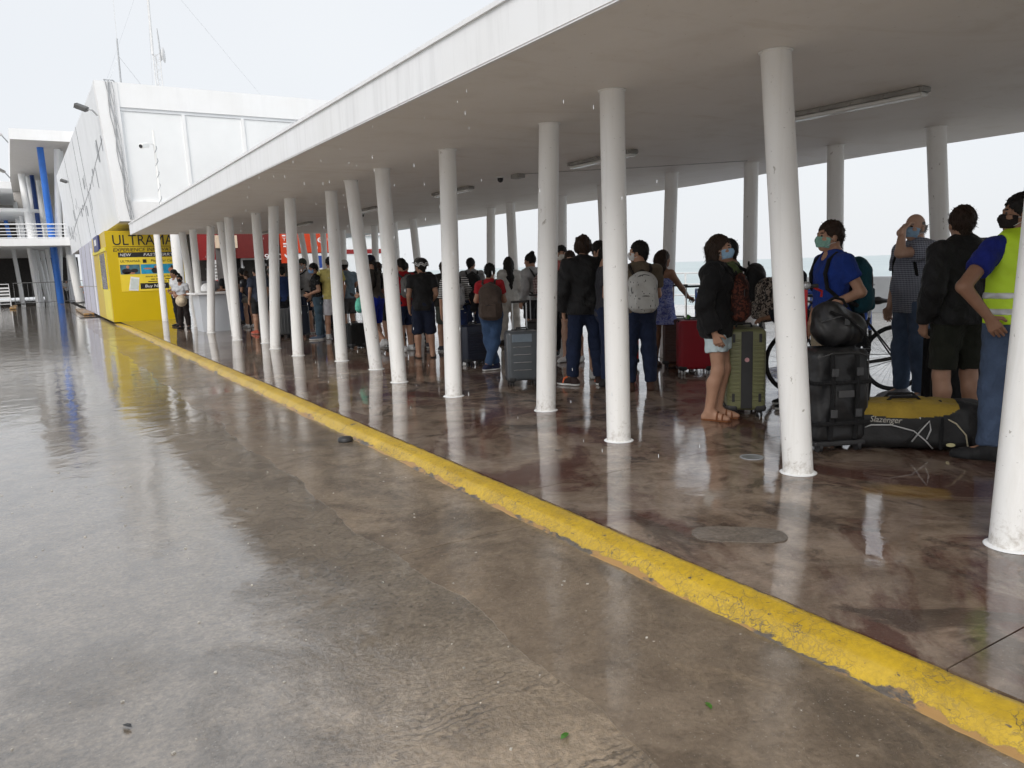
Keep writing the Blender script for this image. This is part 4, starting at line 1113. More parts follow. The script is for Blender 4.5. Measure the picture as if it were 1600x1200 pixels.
NP = [0]
def person(label, loc, head, H=1.7, sex='m', tone='tan', pose=None, fat=0.0, hair=('short', HAIR_BLACK), top=None, bottom=None, shoes=None,
           mask=None, hat=None, near=False, mid=False, group='people waiting in the queue under the canopy'):
    """one standing figure; body = one mesh, clothes and hair its children"""
    NP[0] += 1; seed = NP[0] * 17
    pose = pose or {}
    if not near:           # nobody stands quite alike: small seeded changes of stance
        q = np.random.default_rng(seed); sw_ = .185 if sex == 'm' else .158; pose = dict(pose)
        pose.setdefault('yaw', float(q.uniform(-35, 35))); pose.setdefault('pitch', float(q.uniform(-14, 4))); pose.setdefault('lean', float(q.uniform(-.02, .06)))
        for a_, g_ in (('R', 1), ('L', -1)):
            if a_ + 'wri' not in pose and a_ + 'elb' not in pose and q.random() < .45:
                pose[a_ + 'elb'] = (g_ * (sw_ + .06), -.03, 1.11); pose[a_ + 'wri'] = (g_ * float(q.uniform(.02, .16)), float(q.uniform(.17, .24)), float(q.uniform(1.0, 1.2)))
        k_ = float(q.uniform(-.05, .06))
        if 'Rank' not in pose: pose['Rank'] = (.11, -.02 + k_, .085); pose['Rkne'] = (.10, .02 + k_ * .7, .485)
        if 'Lank' not in pose: pose['Lank'] = (-.12, -.02 - k_, .085)
    J, s = skeleton(H, sex, pose, fat)
    res = .0105 if near else (.0135 if mid else .0175)
    hres = .0055 if near else (.0075 if mid else .0105)
    lo = np.min([v for v in J.values()], 0) - .25; hi = np.max([v for v in J.values()], 0) + .25
    lo[2] = -.03
    skm = skin(SK[tone])
    # ---- body
    F = Field(lo, hi, res)
    torso(F, J, s, sex, fat, 0.0)
    lf = 1.0 + .10 * fat
    for a in 'RL':
        F.rc(J[a + 'sh'], J[a + 'elb'], .052 * s * lf, .041 * s * lf, .035); F.rc(J[a + 'elb'], J[a + 'wri'], .042 * s * lf, .0285 * s, .015)
        F.rc(J[a + 'hip'], J[a + 'kne'], .088 * s * lf, .056 * s * lf, .05); F.rc(J[a + 'kne'], J[a + 'ank'], .053 * s * lf, .037 * s, .03)
        kn, an, to = J[a + 'kne'], J[a + 'ank'], J[a + 'toe']
        calf = kn * .68 + an * .32 + np.array([0, -.022, 0]) * s
        F.rc(kn * .9 + an * .1, calf, .05 * s * lf, .05 * s * lf, .04); F.rc(calf, an, .05 * s * lf, .034 * s, .04)
        f = to - an; f[2] = 0; f /= np.linalg.norm(f) + 1e-6
        heel = np.array([*(an - f * .045 * s)[:2], max(.028 * s, an[2] - .05 * s)])
        F.rc(an, heel, .036 * s, .030 * s, .02); F.rc(an, to - f * .045 * s + np.array([0, 0, .012 * s]), .036 * s, .026 * s, .03)
        F.rc(heel, to - f * .05 * s, .029 * s, .034 * s, .03); F.rc(to - f * .06 * s, to, .034 * s, .022 * s, .02)
    F.rc(J['upper'], J['head'] + np.array([0, -.03, -.06]) * s, .058 * s, .052 * s, .05)
    V, Q = F.mesh(); Vs, Qs, Ms = [V], [Q], [np.zeros(len(Q), int)]
    # ---- head
    Rm = head_frame(J, pose); hc = J['head']
    Fh = head_field(hres, s); V, Q = Fh.mesh()
    cen = V[Q].mean(1); mi = np.zeros(len(Q), int)
    for sx in (-1, 1):
        mi[(((cen - np.array([sx * .030, .088, .008]) * s) / (np.array([.0125, .012, .0065]) * s)) ** 2).sum(1) < 1] = 1
        mi[(((cen - np.array([sx * .032, .086, .029]) * s) / (np.array([.02, .014, .005]) * s)) ** 2).sum(1) < 1] = 2
    mi[(((cen - np.array([0, .092, -.063]) * s) / (np.array([.024, .016, .0125]) * s)) ** 2).sum(1) < 1] = 3
    off = 0
    off = sum(len(v) for v in Vs); Vs.append(place(V, Rm, hc)); Qs.append(Q + off); Ms.append(mi)
    # ---- hands
    for a in 'RL':
        if pose.get(a + 'nohand'): continue
        V, Q = make_hand(J, s, a, pose, .0042 if near else (.0062 if mid else .009))
        off = sum(len(v) for v in Vs); Vs.append(V); Qs.append(Q + off); Ms.append(np.zeros(len(Q), int))
    hcol = hair[1] if hair else HAIR_GREY
    me = mesh_np('person', np.concatenate(Vs), np.concatenate(Qs), [skm, m_eye, hairmat(hcol), m_lip], np.concatenate(Ms))
    root = put(bpy.data.objects.new('person', me), None, loc, R(head))
    tag(root, label, 'person', group)
    Rz = np.array(Matrix.Rotation(0, 3, 'Z'))
    # ---- hair
    if hair:
        kind = hair[0]; Fr = Field(np.array([-.17, -.26, -.68]) * s, np.array([.17, .16, .18]) * s, hres * 1.1)
        S = lambda *v: np.array(v) * s
        if kind in ('short', 'bob', 'long', 'pony', 'bun', 'curly', 'bald'):
            g = .012 if kind != 'curly' else .026
            Fr.el(S(0, -.016, .030), S(.075 + g, .093 + g, .095 + g), .02)
            if kind == 'bald': Fr.cut((0, .35, .94), -.02 * s)
            else:
                x_, y_, z_ = Fr._xyz((slice(None),) * 3)
                wob = .007 * s * np.sin(x_ / s * 95 + seed) + .005 * s * np.sin(x_ / s * 41 + z_ / s * 60 + seed)
                Fr.d = np.maximum(Fr.d, .70 * y_ - .71 * z_ - .020 * s + wob).astype(np.float32)
        if kind in ('short', 'bald'):
            Fr.rc(S(0, -.07, -.01), S(0, -.066, -.075), .05 * s, .035 * s, .02)
            for sx in (-1, 1): Fr.rc(S(sx * .068, -.012, .03), S(sx * .068, .012, -.022), .016 * s, .008 * s, .012)
        if kind == 'bob':
            for sx in (-1, 1): Fr.rc(S(sx * .066, -.03, .03), S(sx * .072, -.015, -.125), .036 * s, .024 * s, .03)
            Fr.rc(S(0, -.075, .0), S(0, -.08, -.13), .07 * s, .045 * s, .04)
        if kind == 'long':
            for sx in (-1, 1): Fr.rc(S(sx * .062, -.04, .02), S(sx * .075, -.07, -.2), .036 * s, .03 * s, .03)
            Fr.rc(S(0, -.07, .0), S(.01, -.125, -.27), .085 * s, .075 * s, .05); Fr.rc(S(.01, -.125, -.27), S(.03, -.15, -.54), .075 * s, .03 * s, .05)
        if kind == 'pony':
            Fr.rc(S(0, -.1, .0), S(0, -.15, -.05), .03 * s, .032 * s, .02); Fr.rc(S(0, -.15, -.05), S(.02, -.13, -.25), .034 * s, .014 * s, .02)
        if kind == 'bun': Fr.el(S(0, -.06, .13), S(.045, .045, .04), .02)
        Fr.fuzz(.0045 if kind != 'curly' else .009, 170 if kind != 'curly' else 80, seed)
        V, Q = Fr.mesh()
        if len(Q):          # loose tufts so that the outline is not smooth
            q = np.random.default_rng(seed + 1); nt = 1100 if near else 320
            c0 = V[Q].mean(1)[q.integers(0, len(Q), nt)]
            nn = c0 - np.array([0, -.01, .02]) * s; nn /= np.linalg.norm(nn, axis=1)[:, None]
            lng = kind in ('bob', 'long', 'pony', 'bun')
            dd = nn * (.10 if lng else .16) + np.array([0, -.35, -.9 if lng else -.5]) + q.normal(0, .30, (nt, 3)); dd /= np.linalg.norm(dd, axis=1)[:, None]
            tt = np.cross(dd, nn + q.normal(0, .2, (nt, 3))); tt /= np.linalg.norm(tt, axis=1)[:, None] + 1e-9
            Ln = q.uniform(.012, .026, nt)[:, None] * s * (1.8 if lng else 1.0); wd = q.uniform(.0015, .0035, nt)[:, None] * s
            b0 = c0 - nn * .004
            tv = np.stack([b0 - tt * wd, b0 + tt * wd, c0 + dd * Ln + tt * wd * .2, c0 + dd * Ln - tt * wd * .2], 1).reshape(-1, 3)
            Q = np.concatenate([Q, len(V) + np.arange(nt * 4).reshape(nt, 4)]); V = np.concatenate([V, tv])
        put(bpy.data.objects.new('hair', mesh_np('hair', place(V, Rm, hc), Q, hairmat(hcol))), root)
    if mask:
        Fm = Field(np.array([-.1, -.03, -.14]) * s, np.array([.1, .15, .05]) * s, hres * .9)
        S = lambda *v: np.array(v) * s
        o = .007
        Fm.el(S(0, -.008, .022), S(.074, .094, .096) + o, .02); Fm.el(S(0, .03, -.035), S(.058, .064, .078) + o, .03)
        Fm.rc(S(0, .055, -.085), S(0, .062, -.088), .028 * s + o, .026 * s + o, .03); Fm.rc(S(0, .087, -.005), S(0, .104, -.028), .014 * s + o, .017 * s + o, .03)
        Fm.el(S(0, .075, -.06), S(.04, .03, .035), .03)
        Fm.cut((0, -1, .0), -.028 * s); Fm.cut((0, -.2, 1), -.016 * s); Fm.cut((0, .15, -1), .098 * s)
        x, y, z = Fm._xyz((slice(None),) * 3)
        Fm.d += (.0012 * np.sin(z / s * 420)).astype(np.float32)
        V, Q = Fm.mesh()
        mk = put(bpy.data.objects.new('face_mask', mesh_np('face_mask', place(V, Rm, hc), Q, cloth(mask))), root)
        for sx in (-1, 1):
            for zz in (-.02, -.075):
                b = MB()
                pts = place(np.array([(sx * .062, .05, zz), (sx * .074, .02, zz * .6 - .01), (sx * .079, -.012, -.012 + .5 * zz)]) * s, Rm, hc)
                b.tube(pts, .0022, 4)
                b.build('mask_loop', cloth((.7, .7, .7)), mk)
    if hat:
        kind, hc_ = hat
        Fr = Field(np.array([-.2, -.2, -.1]) * s, np.array([.2, .26, .2]) * s, hres)
        S = lambda *v: np.array(v) * s
        Fr.el(S(0, -.012, .035), S(.094, .114, .108), .01); Fr.cut((0, .12, -1), -.028 * s)
        if kind == 'cap': Fr.el(S(0, .10, .045), S(.078, .105, .012), .012)
        if kind == 'hat': Fr.el(S(0, 0, .04), S(.17, .18, .014), .02)
        V, Q = Fr.mesh(); put(bpy.data.objects.new('cap', mesh_np('cap', place(V, Rm, hc), Q, cloth(hc_))), root)
    P = lambda t, a, b: J[a] + (J[b] - J[a]) * t
    # ---- bottom
    if bottom:
        kind, col = bottom[0], bottom[1]; mat = col if not isinstance(col, tuple) else cloth(col)
        o = .013; Fg = Field(lo, hi, res)
        Fg.rc(J['pelvis'] + np.array([0, 0, -.03]) * s, J['waist'], (.152 if sex == 'm' else .16) * s + o, (.138 if sex == 'm' else .125) * s + .03 * fat + o, .04, .7 + .12 * fat)
        for sx in (-1, 1): Fg.el(J['pelvis'] + np.array([sx * .07, -.055, -.04]) * s, np.array([.085, .075, .09]) * s + o, .05)
        top_z = (J['pelvis'][2] + .075 * s)
        if kind in ('jeans', 'trousers', 'slim'):
            lz = 1.08 if kind != 'slim' else .92
            for a in 'RL':
                kk = J[a + 'kne'] + np.array([0, -.006, 0]) * s
                Fg.rc(J[a + 'hip'], kk, .094 * s * lf + o, .064 * s * lf + o, .05); Fg.rc(kk, P(.93, a + 'kne', a + 'ank'), .064 * s * lf + o, (.052 * lz) * s + o * .5, .05, 1, True)
                cf = J[a + 'kne'] * .68 + J[a + 'ank'] * .32 + np.array([0, -.022, 0]) * s
                Fg.rc(J[a + 'kne'] * .9 + J[a + 'ank'] * .1, cf, .056 * s * lf + o, .055 * s * lf + o, .04); Fg.rc(cf, P(.85, a + 'kne', a + 'ank'), .055 * s * lf + o, .046 * s + o, .04)
        elif kind == 'shorts':
            L = bottom[2] if len(bottom) > 2 else .85
            for a in 'RL': Fg.rc(J[a + 'hip'], P(L, a + 'hip', a + 'kne'), .098 * s * lf + o, (.098 - .02 * L) * s * lf + o, .035, 1, True)
        elif kind == 'capri':
            for a in 'RL':
                Fg.rc(J[a + 'hip'], J[a + 'kne'], .098 * s * lf + o, .085 * s * lf + o, .035); Fg.rc(J[a + 'kne'], P(.12, a + 'kne', a + 'ank'), .085 * s + o, .088 * s + o, .03, 1, True)
        elif kind == 'skirt':
            L = bottom[2] if len(bottom) > 2 else .6
            mid_ = (P(L, 'Rhip', 'Rkne') + P(L, 'Lhip', 'Lkne')) / 2
            Fg.rc(J['pelvis'], mid_, .17 * s, .215 * s, .04, .8, True)
        Fg.folds(.0046 if kind not in ('skirt',) else .007, seed)
        Fg.cut((0, 0, 1), top_z)
        field_obj({'skirt': 'skirt', 'shorts': 'shorts', 'capri': 'shorts'}.get(kind, 'trousers'), Fg, mat, root)
    # ---- top(s)
    for tp in (top if isinstance(top, list) else ([top] if top else [])):
        kind, col = tp[0], tp[1]; mat = col if not isinstance(col, tuple) else cloth(col)
        opt = tp[2] if len(tp) > 2 else {}
        o = opt.get('off', {'tee': .016, 'shirt': .020, 'jacket': .032, 'vest': .030, 'dress': .012, 'tank': .010}.get(kind, .016))
        hem = opt.get('hem', .86) * s
        nm = {'tee': 'shirt', 'shirt': 'shirt', 'jacket': 'jacket', 'vest': 'safety_vest', 'dress': 'dress', 'tank': 'top'}[kind]
        Fg = Field(lo, hi, res)
        torso(Fg, J, s, sex, fat, o)
        hp = J['pelvis'].copy()
        Fg.rc(J['waist'], hp + np.array([0, 0, -.10]) * s, (.135 if sex == 'm' else .122) * s + .03 * fat + o, (.162 + .01 * fat) * s + o, .05, .72)
        sl = opt.get('sleeve', {'tee': .58, 'shirt': .62, 'jacket': 1.93, 'vest': 0, 'dress': 0, 'tank': 0}[kind])
        for a in 'RL':
            if sl <= 0: continue
            r0 = .060 * s * lf + o * .8; r1 = (.056 * s * lf + o) if sl < 1 else .047 * s * lf + o
            Fg.rc(J[a + 'sh'], P(min(sl, 1), a + 'sh', a + 'elb'), r0, r1, .03, 1, sl < 1)
            if sl > 1: Fg.rc(J[a + 'elb'], P(sl - 1, a + 'elb', a + 'wri'), r1, .036 * s + o, .02, 1, True)
        if kind == 'jacket':
            if opt.get('hood', True):
                Fg.rc(J['neck'] + np.array([-.08, -.05, -.01]) * s, J['neck'] + np.array([.08, -.05, -.01]) * s, .05 * s, .05 * s, .03)
                Fg.el(J['neck'] + np.array([0, -.10, -.05]) * s, np.array([.12, .055, .085]) * s, .03)
            Fg.rc(J['neck'] + np.array([0, -.005, -.03]) * s, J['neck'] + np.array([0, 0, .055]) * s, .078 * s, .074 * s, .03, 1, True)
        if kind == 'shirt' or opt.get('collar'):
            Fg.rc(J['neck'] + np.array([0, -.005, -.02]) * s, J['neck'] + np.array([0, -.004, .04]) * s, .068 * s, .066 * s, .02, 1, True)
        if kind == 'dress':
            L = opt.get('len', .75)
            mid_ = (P(L, 'Rhip', 'Rkne') + P(L, 'Lhip', 'Lkne')) / 2
            Fg.rc(J['waist'], mid_, .12 * s, .225 * s, .04, .8, True); hem = mid_[2]
        if kind in ('dress', 'tank'):
            Fg.cut((0, 0, 1), J['upper'][2] - .055 * s)
        if kind == 'vest':
            for a in 'RL': Fg.rc(J[a + 'sh'] + np.array([.03 if a == 'R' else -.03, 0, .03]), P(.62, a + 'sh', a + 'elb') , .088 * s, .10 * s, .02, sub=True)
        Fg.folds(opt.get('fold', .0056 if kind != 'jacket' else .0078), seed + 3)
        Fg.cut((0, 0, -1), -hem)
        if kind in ('tee', 'vest'):
            nk = J['neck']; Fg.el(nk + np.array([0, .045, .02]) * s, np.array([.062, .06, .05]) * s, .01, sub=True)
        g = field_obj(nm, Fg, mat, root)
        for (z0, z1) in opt.get('bands', []):
            Fb = Field(lo, hi, res); torso(Fb, J, s, sex, fat, o + .004)
            Fb.rc(J['waist'], hp + np.array([0, 0, -.10]) * s, (.135) * s + .03 * fat + o + .004, (.162 + .01 * fat) * s + o + .004, .05, .72)
            Fb.folds(opt.get('fold', .0056), seed + 3); Fb.cut((0, 0, -1), -z0 * s); Fb.cut((0, 0, 1), z1 * s)
            field_obj('reflective_band', Fb, opt['band_mat'], g)
    # ---- shoes
    if shoes:
        kind, col = shoes[0], shoes[1]; mat = col if not isinstance(col, tuple) else cloth(col, rough=.6)
        sole = shoes[2] if len(shoes) > 2 else (.75, .75, .73)
        for a in 'RL':
            an, to = J[a + 'ank'], J[a + 'toe']
            f = to - an; tilt = f.copy(); f[2] = 0; f /= np.linalg.norm(f) + 1e-6
            g = tilt / np.linalg.norm(tilt)
            base = min(an[2] - .085 * s, to[2] - .028 * s)
            heel = np.array([*(an - f * .05 * s)[:2], max(.03 * s, an[2] - .052 * s)])
            Fs = Field(np.minimum(heel, to) - .12, np.maximum(an, to) + .1, .0065 if near else (.009 if mid else .012))
            lowz = lambda p, h: np.array([p[0], p[1], p[2] - .012 * s + h])
            if kind in ('sneaker', 'shoe'):
                Fs.rc(heel, to - f * .04 * s, .040 * s, .044 * s, .03); Fs.rc(to - f * .05 * s, to + f * .012, .044 * s, .032 * s, .02)
                Fs.rc(an + np.array([0, 0, .01]), heel, .046 * s, .042 * s, .03); Fs.rc(an + np.array([0, 0, -.01]), to - f * .07 * s, .046 * s, .036 * s, .03)
                Fs.cut((0, 0, 1), an[2] + .028 * s)
                if an[2] < .13 * s: Fs.cut((0, 0, -1), -.003)
                zl = .027 * s + .001
                fn = None
                if an[2] < .13 * s and kind == 'sneaker': fn = lambda c, zl=zl: (c[:, 2] < zl).astype(int)
                field_obj('shoe', Fs, [mat, cloth(sole, rough=.6)], root, midx_fn=fn)
            else:  # sandals: a sole and a strap over the bare foot
                b = MB(); L = []
                side = np.array([-f[1], f[0], 0])
                for q, w_ in ((-.075, .022), (-.05, .036), (.05, .038), (.13, .047), (.19, .036), (.205, .014)):
                    L.append((an + f * q * s, w_ * s))
                zt = 0.016
                ptsL = [tuple((p + side * w_)[:2]) for p, w_ in L]; ptsR = [tuple((p - side * w_)[:2]) for p, w_ in reversed(L)]
                b.prism([(x, y, .002) for x, y in ptsL + ptsR], (0, 0, zt)); so = b.build('sandal', mat, root)
                b = MB()
                for q, hgt in (((.12, .052),) if kind == 'flip' else ((.085, .07), (.135, .052))):
                    c0 = an + f * q * s; arc = []
                    for k in range(9):
                        t = math.pi * k / 8
                        pp = c0 + side * math.cos(t) * .046 * s; arc.append((pp[0], pp[1], .014 + math.sin(t) * hgt * s))
                    b.tube(arc, .009 if kind != 'flip' else .007, 6)
                b.build('strap', mat, so)
    root['_J'] = [float(v) for v in np.concatenate([J['neck'], J['Rsh'], J['Lsh'], J['chest'], J['waist'], [s]])]
    return root

# ================================================================ THE QUEUE
m_silver = M('reflective_tape', (0.62, 0.64, 0.66), 0.3, 0.05, metal=0.2)
def pattern(name, kind, c1, c2, scale=1.0):
    t = NT(name)
    if kind == 'stripes':
        x, y, z = sep(t, t.tc.outputs['Object'])
        f = t.math('FRACT', t.math('MULTIPLY', z, scale)); fac = t.ramp(f, 0.5, 0.0, 0.52, 1.0, 'CONSTANT')
    elif kind == 'check':
        x, y, z = sep(t, t.tc.outputs['Object'])
        u = t.math('ADD', x, y)
        a = t.ramp(t.math('FRACT', t.math('MULTIPLY', u, scale)), 0.5, 0.0, 0.501, 1.0, 'CONSTANT'); b = t.ramp(t.math('FRACT', t.math('MULTIPLY', z, scale)), 0.5, 0.0, 0.501, 1.0, 'CONSTANT')
        fac = t.math('MULTIPLY', t.math('ADD', a, b), 0.5)
    elif kind == 'flecks':
        v = t.new('ShaderNodeTexVoronoi'); v.inputs['Scale'].default_value = scale
        t.link(t.mapping((2.2, 2.2, 0.8), (0.3, 0.5, 0)), v.inputs['Vector']); fac = t.ramp(v.outputs['Distance'], 0.16, 1.0, 0.2, 0.0)
    else:
        fac = t.ramp(t.noise(scale, 3, 0.5, None, 1.5), 0.47, 0.0, 0.52, 1.0)
    c = t.mix(fac, c1, c2)
    c = t.mix(0.25, c, t.ramp(t.noise(12, 4), 0.3, 0.5, 0.7, 1.0), 'MULTIPLY')
    t.set(Base_Color=c, Roughness=0.85, Specular_IOR_Level=0.25, Normal=t.bump(t.noise(16, 4, 0.6, None, 0.6), 0.4, 0.02))
    return t.m
m_check = pattern('checked_shirt_fabric', 'check', (0.42, 0.45, 0.52), (0.05, 0.06, 0.10), 55)
m_stripe = pattern('striped_knit_fabric', 'stripes', (0.03, 0.03, 0.032), (0.62, 0.62, 0.6), 33)
m_sund = pattern('blue_sundress_fabric', 'noise', (0.10, 0.13, 0.42), (0.32, 0.36, 0.62), 34)
m_camo = pattern('dark_patterned_fabric', 'noise', (0.30, 0.25, 0.21), (0.02, 0.017, 0.016), 30)
m_fleck = pattern('flecked_white_canvas', 'flecks', (0.56, 0.56, 0.54), (0.03, 0.03, 0.03), 17)
m_paisley = pattern('brown_patterned_canvas', 'noise', (0.12, 0.035, 0.022), (0.03, 0.012, 0.01), 26)
m_plaid = pattern('pale_plaid_cloth', 'check', (0.45, 0.36, 0.34), (0.16, 0.09, 0.09), 22)
m_fstripe = pattern('fine_striped_cloth', 'stripes', (0.03, 0.035, 0.06), (0.10, 0.12, 0.17), 45)
DENIM = (0.055, 0.085, 0.155); DENIM_D = (0.018, 0.027, 0.065); BLACK = (0.015, 0.015, 0.016); NAVY = (0.014, 0.019, 0.04); WHITE = (0.68, 0.68, 0.67)
GREYT = (0.30, 0.31, 0.32); MASKB = (0.33, 0.52, 0.72); KHAKI = (0.30, 0.24, 0.15)

P = {}
P['vest'] = person('person in yellow safety vest over blue shirt, hand on hip', (5.58, 2.59, 0), -30, 1.78, 'm', 'brown', fat=0.35, near=True, mask=(0.02, 0.015, 0.015),
    pose={'yaw': 72, 'Lelb': (-.42, -.10, 1.145), 'Lwri': (-.265, -.12, .955), 'Lhdir': (.45, -.12, -.75), 'Lpalm': (.55, .75, .1), 'Lcurl': .3, 'Lthumb': 1, 'Ltoe': (-.28, .10, .028),
          'Relb': (.30, -.12, 1.12), 'Rwri': (.2, -.02, .95), 'Lank': (-.13, .0, .085), 'Lkne': (-.12, .015, .485), 'Rank': (.12, -.05, .085)},
    top=[('tee', (0.012, 0.022, 0.20), {'hem': .93}), ('vest', M('lime_safety_fabric', (0.58, 0.86, 0.03), 0.6, 0.06, 8, bump=0.3, bscale=14), {'hem': .90, 'off': .030, 'bands': [(.955, 1.0), (1.055, 1.10)], 'band_mat': m_silver})],
    bottom=('jeans', (0.065, 0.095, 0.16)), shoes=('shoe', BLACK, BLACK))
P['olive'] = person('person in black jacket and olive shorts seen from behind', (6.02, 3.20, 0), -24, 1.755, 'm', 'tan', near=True, hair=('short', HAIR_BROWN),
    pose={'yaw': -14, 'Lelb': (-.27, -.06, 1.11), 'Relb': (.27, -.06, 1.11)}, fat=.2, top=[('tee', (0.55, 0.53, 0.48), {'collar': True, 'hem': .9}), ('jacket', BLACK, {'hem': .855, 'off': .036})], bottom=('shorts', (0.022, 0.024, 0.017), .93), shoes=('sneaker', (0.5, 0.5, 0.5)))
P['check'] = person('person in checked shirt and jeans with a hand raised to the forehead', (7.18, 4.26, 0), 72, 1.79, 'm', 'light', near=True, hair=('bald', HAIR_GREY), mask=MASKB,
    pose={'yaw': 14, 'lean': -.02, 'Lelb': (-.16, .30, 1.36), 'Lwri': (-.085, .215, 1.565), 'Lhdir': (.30, -.75, .5), 'Lpalm': (.2, -1, -.1), 'Lcurl': .35, 'Relb': (.25, -.02, 1.1)},
    fat=.5, top=('shirt', m_check, {'hem': .82, 'sleeve': .66, 'off': .026}), bottom=('jeans', (0.085, 0.125, 0.20)), shoes=('sneaker', (0.25, 0.25, 0.27)))
P['blue'] = person('person in royal blue tee gripping the red trolley handle', (5.64, 4.05, 0), 62, 1.70, 'm', 'tan', near=True, hair=('short', HAIR_BROWN), mask=(0.28, 0.52, 0.44),
    pose={'yaw': 4, 'Lelb': (-.235, -.13, 1.13), 'Lwri': (-.18, .13, 1.02), 'Lhdir': (.05, 1, -.25), 'Lpalm': (.1, -.2, -1), 'Lcurl': .9, 'Relb': (.24, -.02, 1.1)},
    fat=.15, top=('tee', (0.014, 0.042, 0.24), {'hem': .88}), bottom=('shorts', (0.40, 0.33, 0.24), .95), shoes=('sneaker', BLACK))
P['woman'] = person('person in black rain jacket, pale denim shorts and sandals', (5.14, 4.84, 0), -146, 1.63, 'f', 'tan', near=True, hair=('bob', HAIR_BROWN), mask=MASKB,
    pose={'yaw': -6, 'Lkne': (-.07, .06, .485), 'Lank': (-.05, .0, .085), 'Rkne': (.09, .03, .485), 'Rank': (.07, -.05, .085), 'Rtoe': (.10, .12, .028), 'Relb': (.25, -.07, 1.09), 'Rwri': (.22, .02, .83), 'Rcurl': .5},
    top=('jacket', (0.011, 0.011, 0.012), {'hem': .775, 'off': .034}), bottom=('shorts', (0.56, 0.67, 0.70), .60), shoes=('sandal', (0.20, 0.075, 0.03)))
P['green'] = person('person in olive green top partly behind the masked person in rain jacket', (6.02, 5.46, 0), 40, 1.62, 'm', 'brown', mid=True, hair=('short', HAIR_BLACK), top=('tee', (0.10, 0.14, 0.05)), bottom=('trousers', (0.03, 0.03, 0.03)), shoes=('sneaker', BLACK))
P['hood'] = person('person in dark hooded top leaning over the olive suitcase behind a column', (6.13, 4.80, 0), 62, 1.52, 'f', 'brown', mid=True, hair=('bob', HAIR_BLACK),
    pose={'lean': .14, 'Lelb': (-.24, .12, 1.08), 'Lwri': (-.16, .34, .98), 'Lhdir': (0, 1, -.1), 'Lpalm': (0, -.1, -1)}, top=('jacket', (0.012, 0.013, 0.02), {'hem': .82}), bottom=('jeans', (0.10, 0.09, 0.08)), shoes=('sneaker', BLACK))
P['black'] = person('person in black jacket and navy jeans with orange-trimmed shoes, seen from behind', (5.52, 7.27, 0), -28, 1.735, 'm', 'tan', near=True, hair=('curly', HAIR_BROWN),
    pose={'Lank': (-.16, -.02, .085), 'Rank': (.16, -.02, .085), 'Lkne': (-.13, .015, .485), 'Rkne': (.13, .015, .485), 'Ltoe': (-.29, .1, .028)}, fat=.25, top=('jacket', BLACK, {'hem': .83, 'off': .04, 'hood': False}), bottom=('jeans', (0.013, 0.021, 0.05)), shoes=('sneaker', (0.035, 0.02, 0.018)))
P['dark2'] = person('person in dark jacket standing just behind the curly haired one', (6.10, 7.70, 0), 150, 1.70, 'f', 'tan', mid=True, hair=('short', HAIR_BLACK), top=('jacket', (0.013, 0.013, 0.017)), bottom=('shorts', (0.05, 0.05, 0.055), .7), shoes=('sneaker', WHITE))
P['tan'] = person('person in brown tee and navy jeans looking over one shoulder', (5.72, 6.53, 0), -30, 1.65, 'm', 'tan', near=True, hair=('short', HAIR_BLACK), mask=(0.72, 0.72, 0.72),
    pose={'yaw': 62, 'Relb': (.22, .02, 1.10), 'Rwri': (.1, .2, 1.0)}, fat=.3, top=('tee', (0.125, 0.098, 0.068), {'hem': .9, 'sleeve': .7}), bottom=('jeans', (0.014, 0.022, 0.052)), shoes=('shoe', (0.06, 0.03, 0.02), (0.05, 0.03, 0.02)))
P['comp'] = person('person with pale mask half hidden by a column beside the brown tee', (5.66, 7.05, 0), -120, 1.63, 'm', 'tan', mid=True, mask=(0.6, 0.62, 0.62), top=('tee', (0.05, 0.05, 0.06)), bottom=('jeans', DENIM_D), shoes=('shoe', BLACK))
P['sun'] = person('person in blue sundress with long brown hair holding suitcase handle', (7.20, 7.75, 0), -78, 1.57, 'f', 'brown', near=True, hair=('long', HAIR_BROWN),
    pose={'yaw': -14, 'Relb': (.24, .13, 1.16), 'Rwri': (.20, .36, 1.02), 'Rhdir': (0, 1, -.2), 'Rpalm': (0, -.2, -1), 'Rcurl': 1.0, 'Rank': (.1, .1, .085), 'Rkne': (.1, .07, .485)},
    top=('dress', m_sund, {'len': .62}), bottom=None, shoes=('sandal', (0.08, 0.05, 0.04)))
P['redtee'] = person('person in red tee and blue jeans with crossed legs and arms', (5.40, 9.25, 0), -45, 1.475, 'f', 'tan', near=True, hair=('short', HAIR_BLACK),
    pose={'Lelb': (-.24, .0, 1.13), 'Lwri': (-.16, .17, 1.1), 'Lhdir': (1, .2, .1), 'Relb': (.22, .02, 1.12), 'Rwri': (.05, .2, 1.08), 'Rkne': (.05, .02, .485), 'Rank': (-.07, -.06, .085), 'Lkne': (-.07, .05, .485), 'Lank': (.04, .1, .085), 'Rtoe': (.06, .05, .028)},
    top=('tee', (0.42, 0.022, 0.03), {'hem': .88}), bottom=('slim', (0.045, 0.085, 0.17)), shoes=('sneaker', (0.014, 0.018, 0.05), (0.8, 0.8, 0.8)))
P['suit'] = person('person in pale grey suit with very long black hair', (7.45, 12.05, 0), -20, 1.60, 'f', 'tan', mid=True, hair=('long', HAIR_BLACK), pose={'Lank': (-.13, .12, .085), 'Lkne': (-.12, .1, .49)}, top=('jacket', (0.56, 0.55, 0.52), {'hem': .80, 'hood': False, 'off': .03}), bottom=('slim', (0.56, 0.53, 0.48)), shoes=('shoe', (0.04, 0.035, 0.03)))
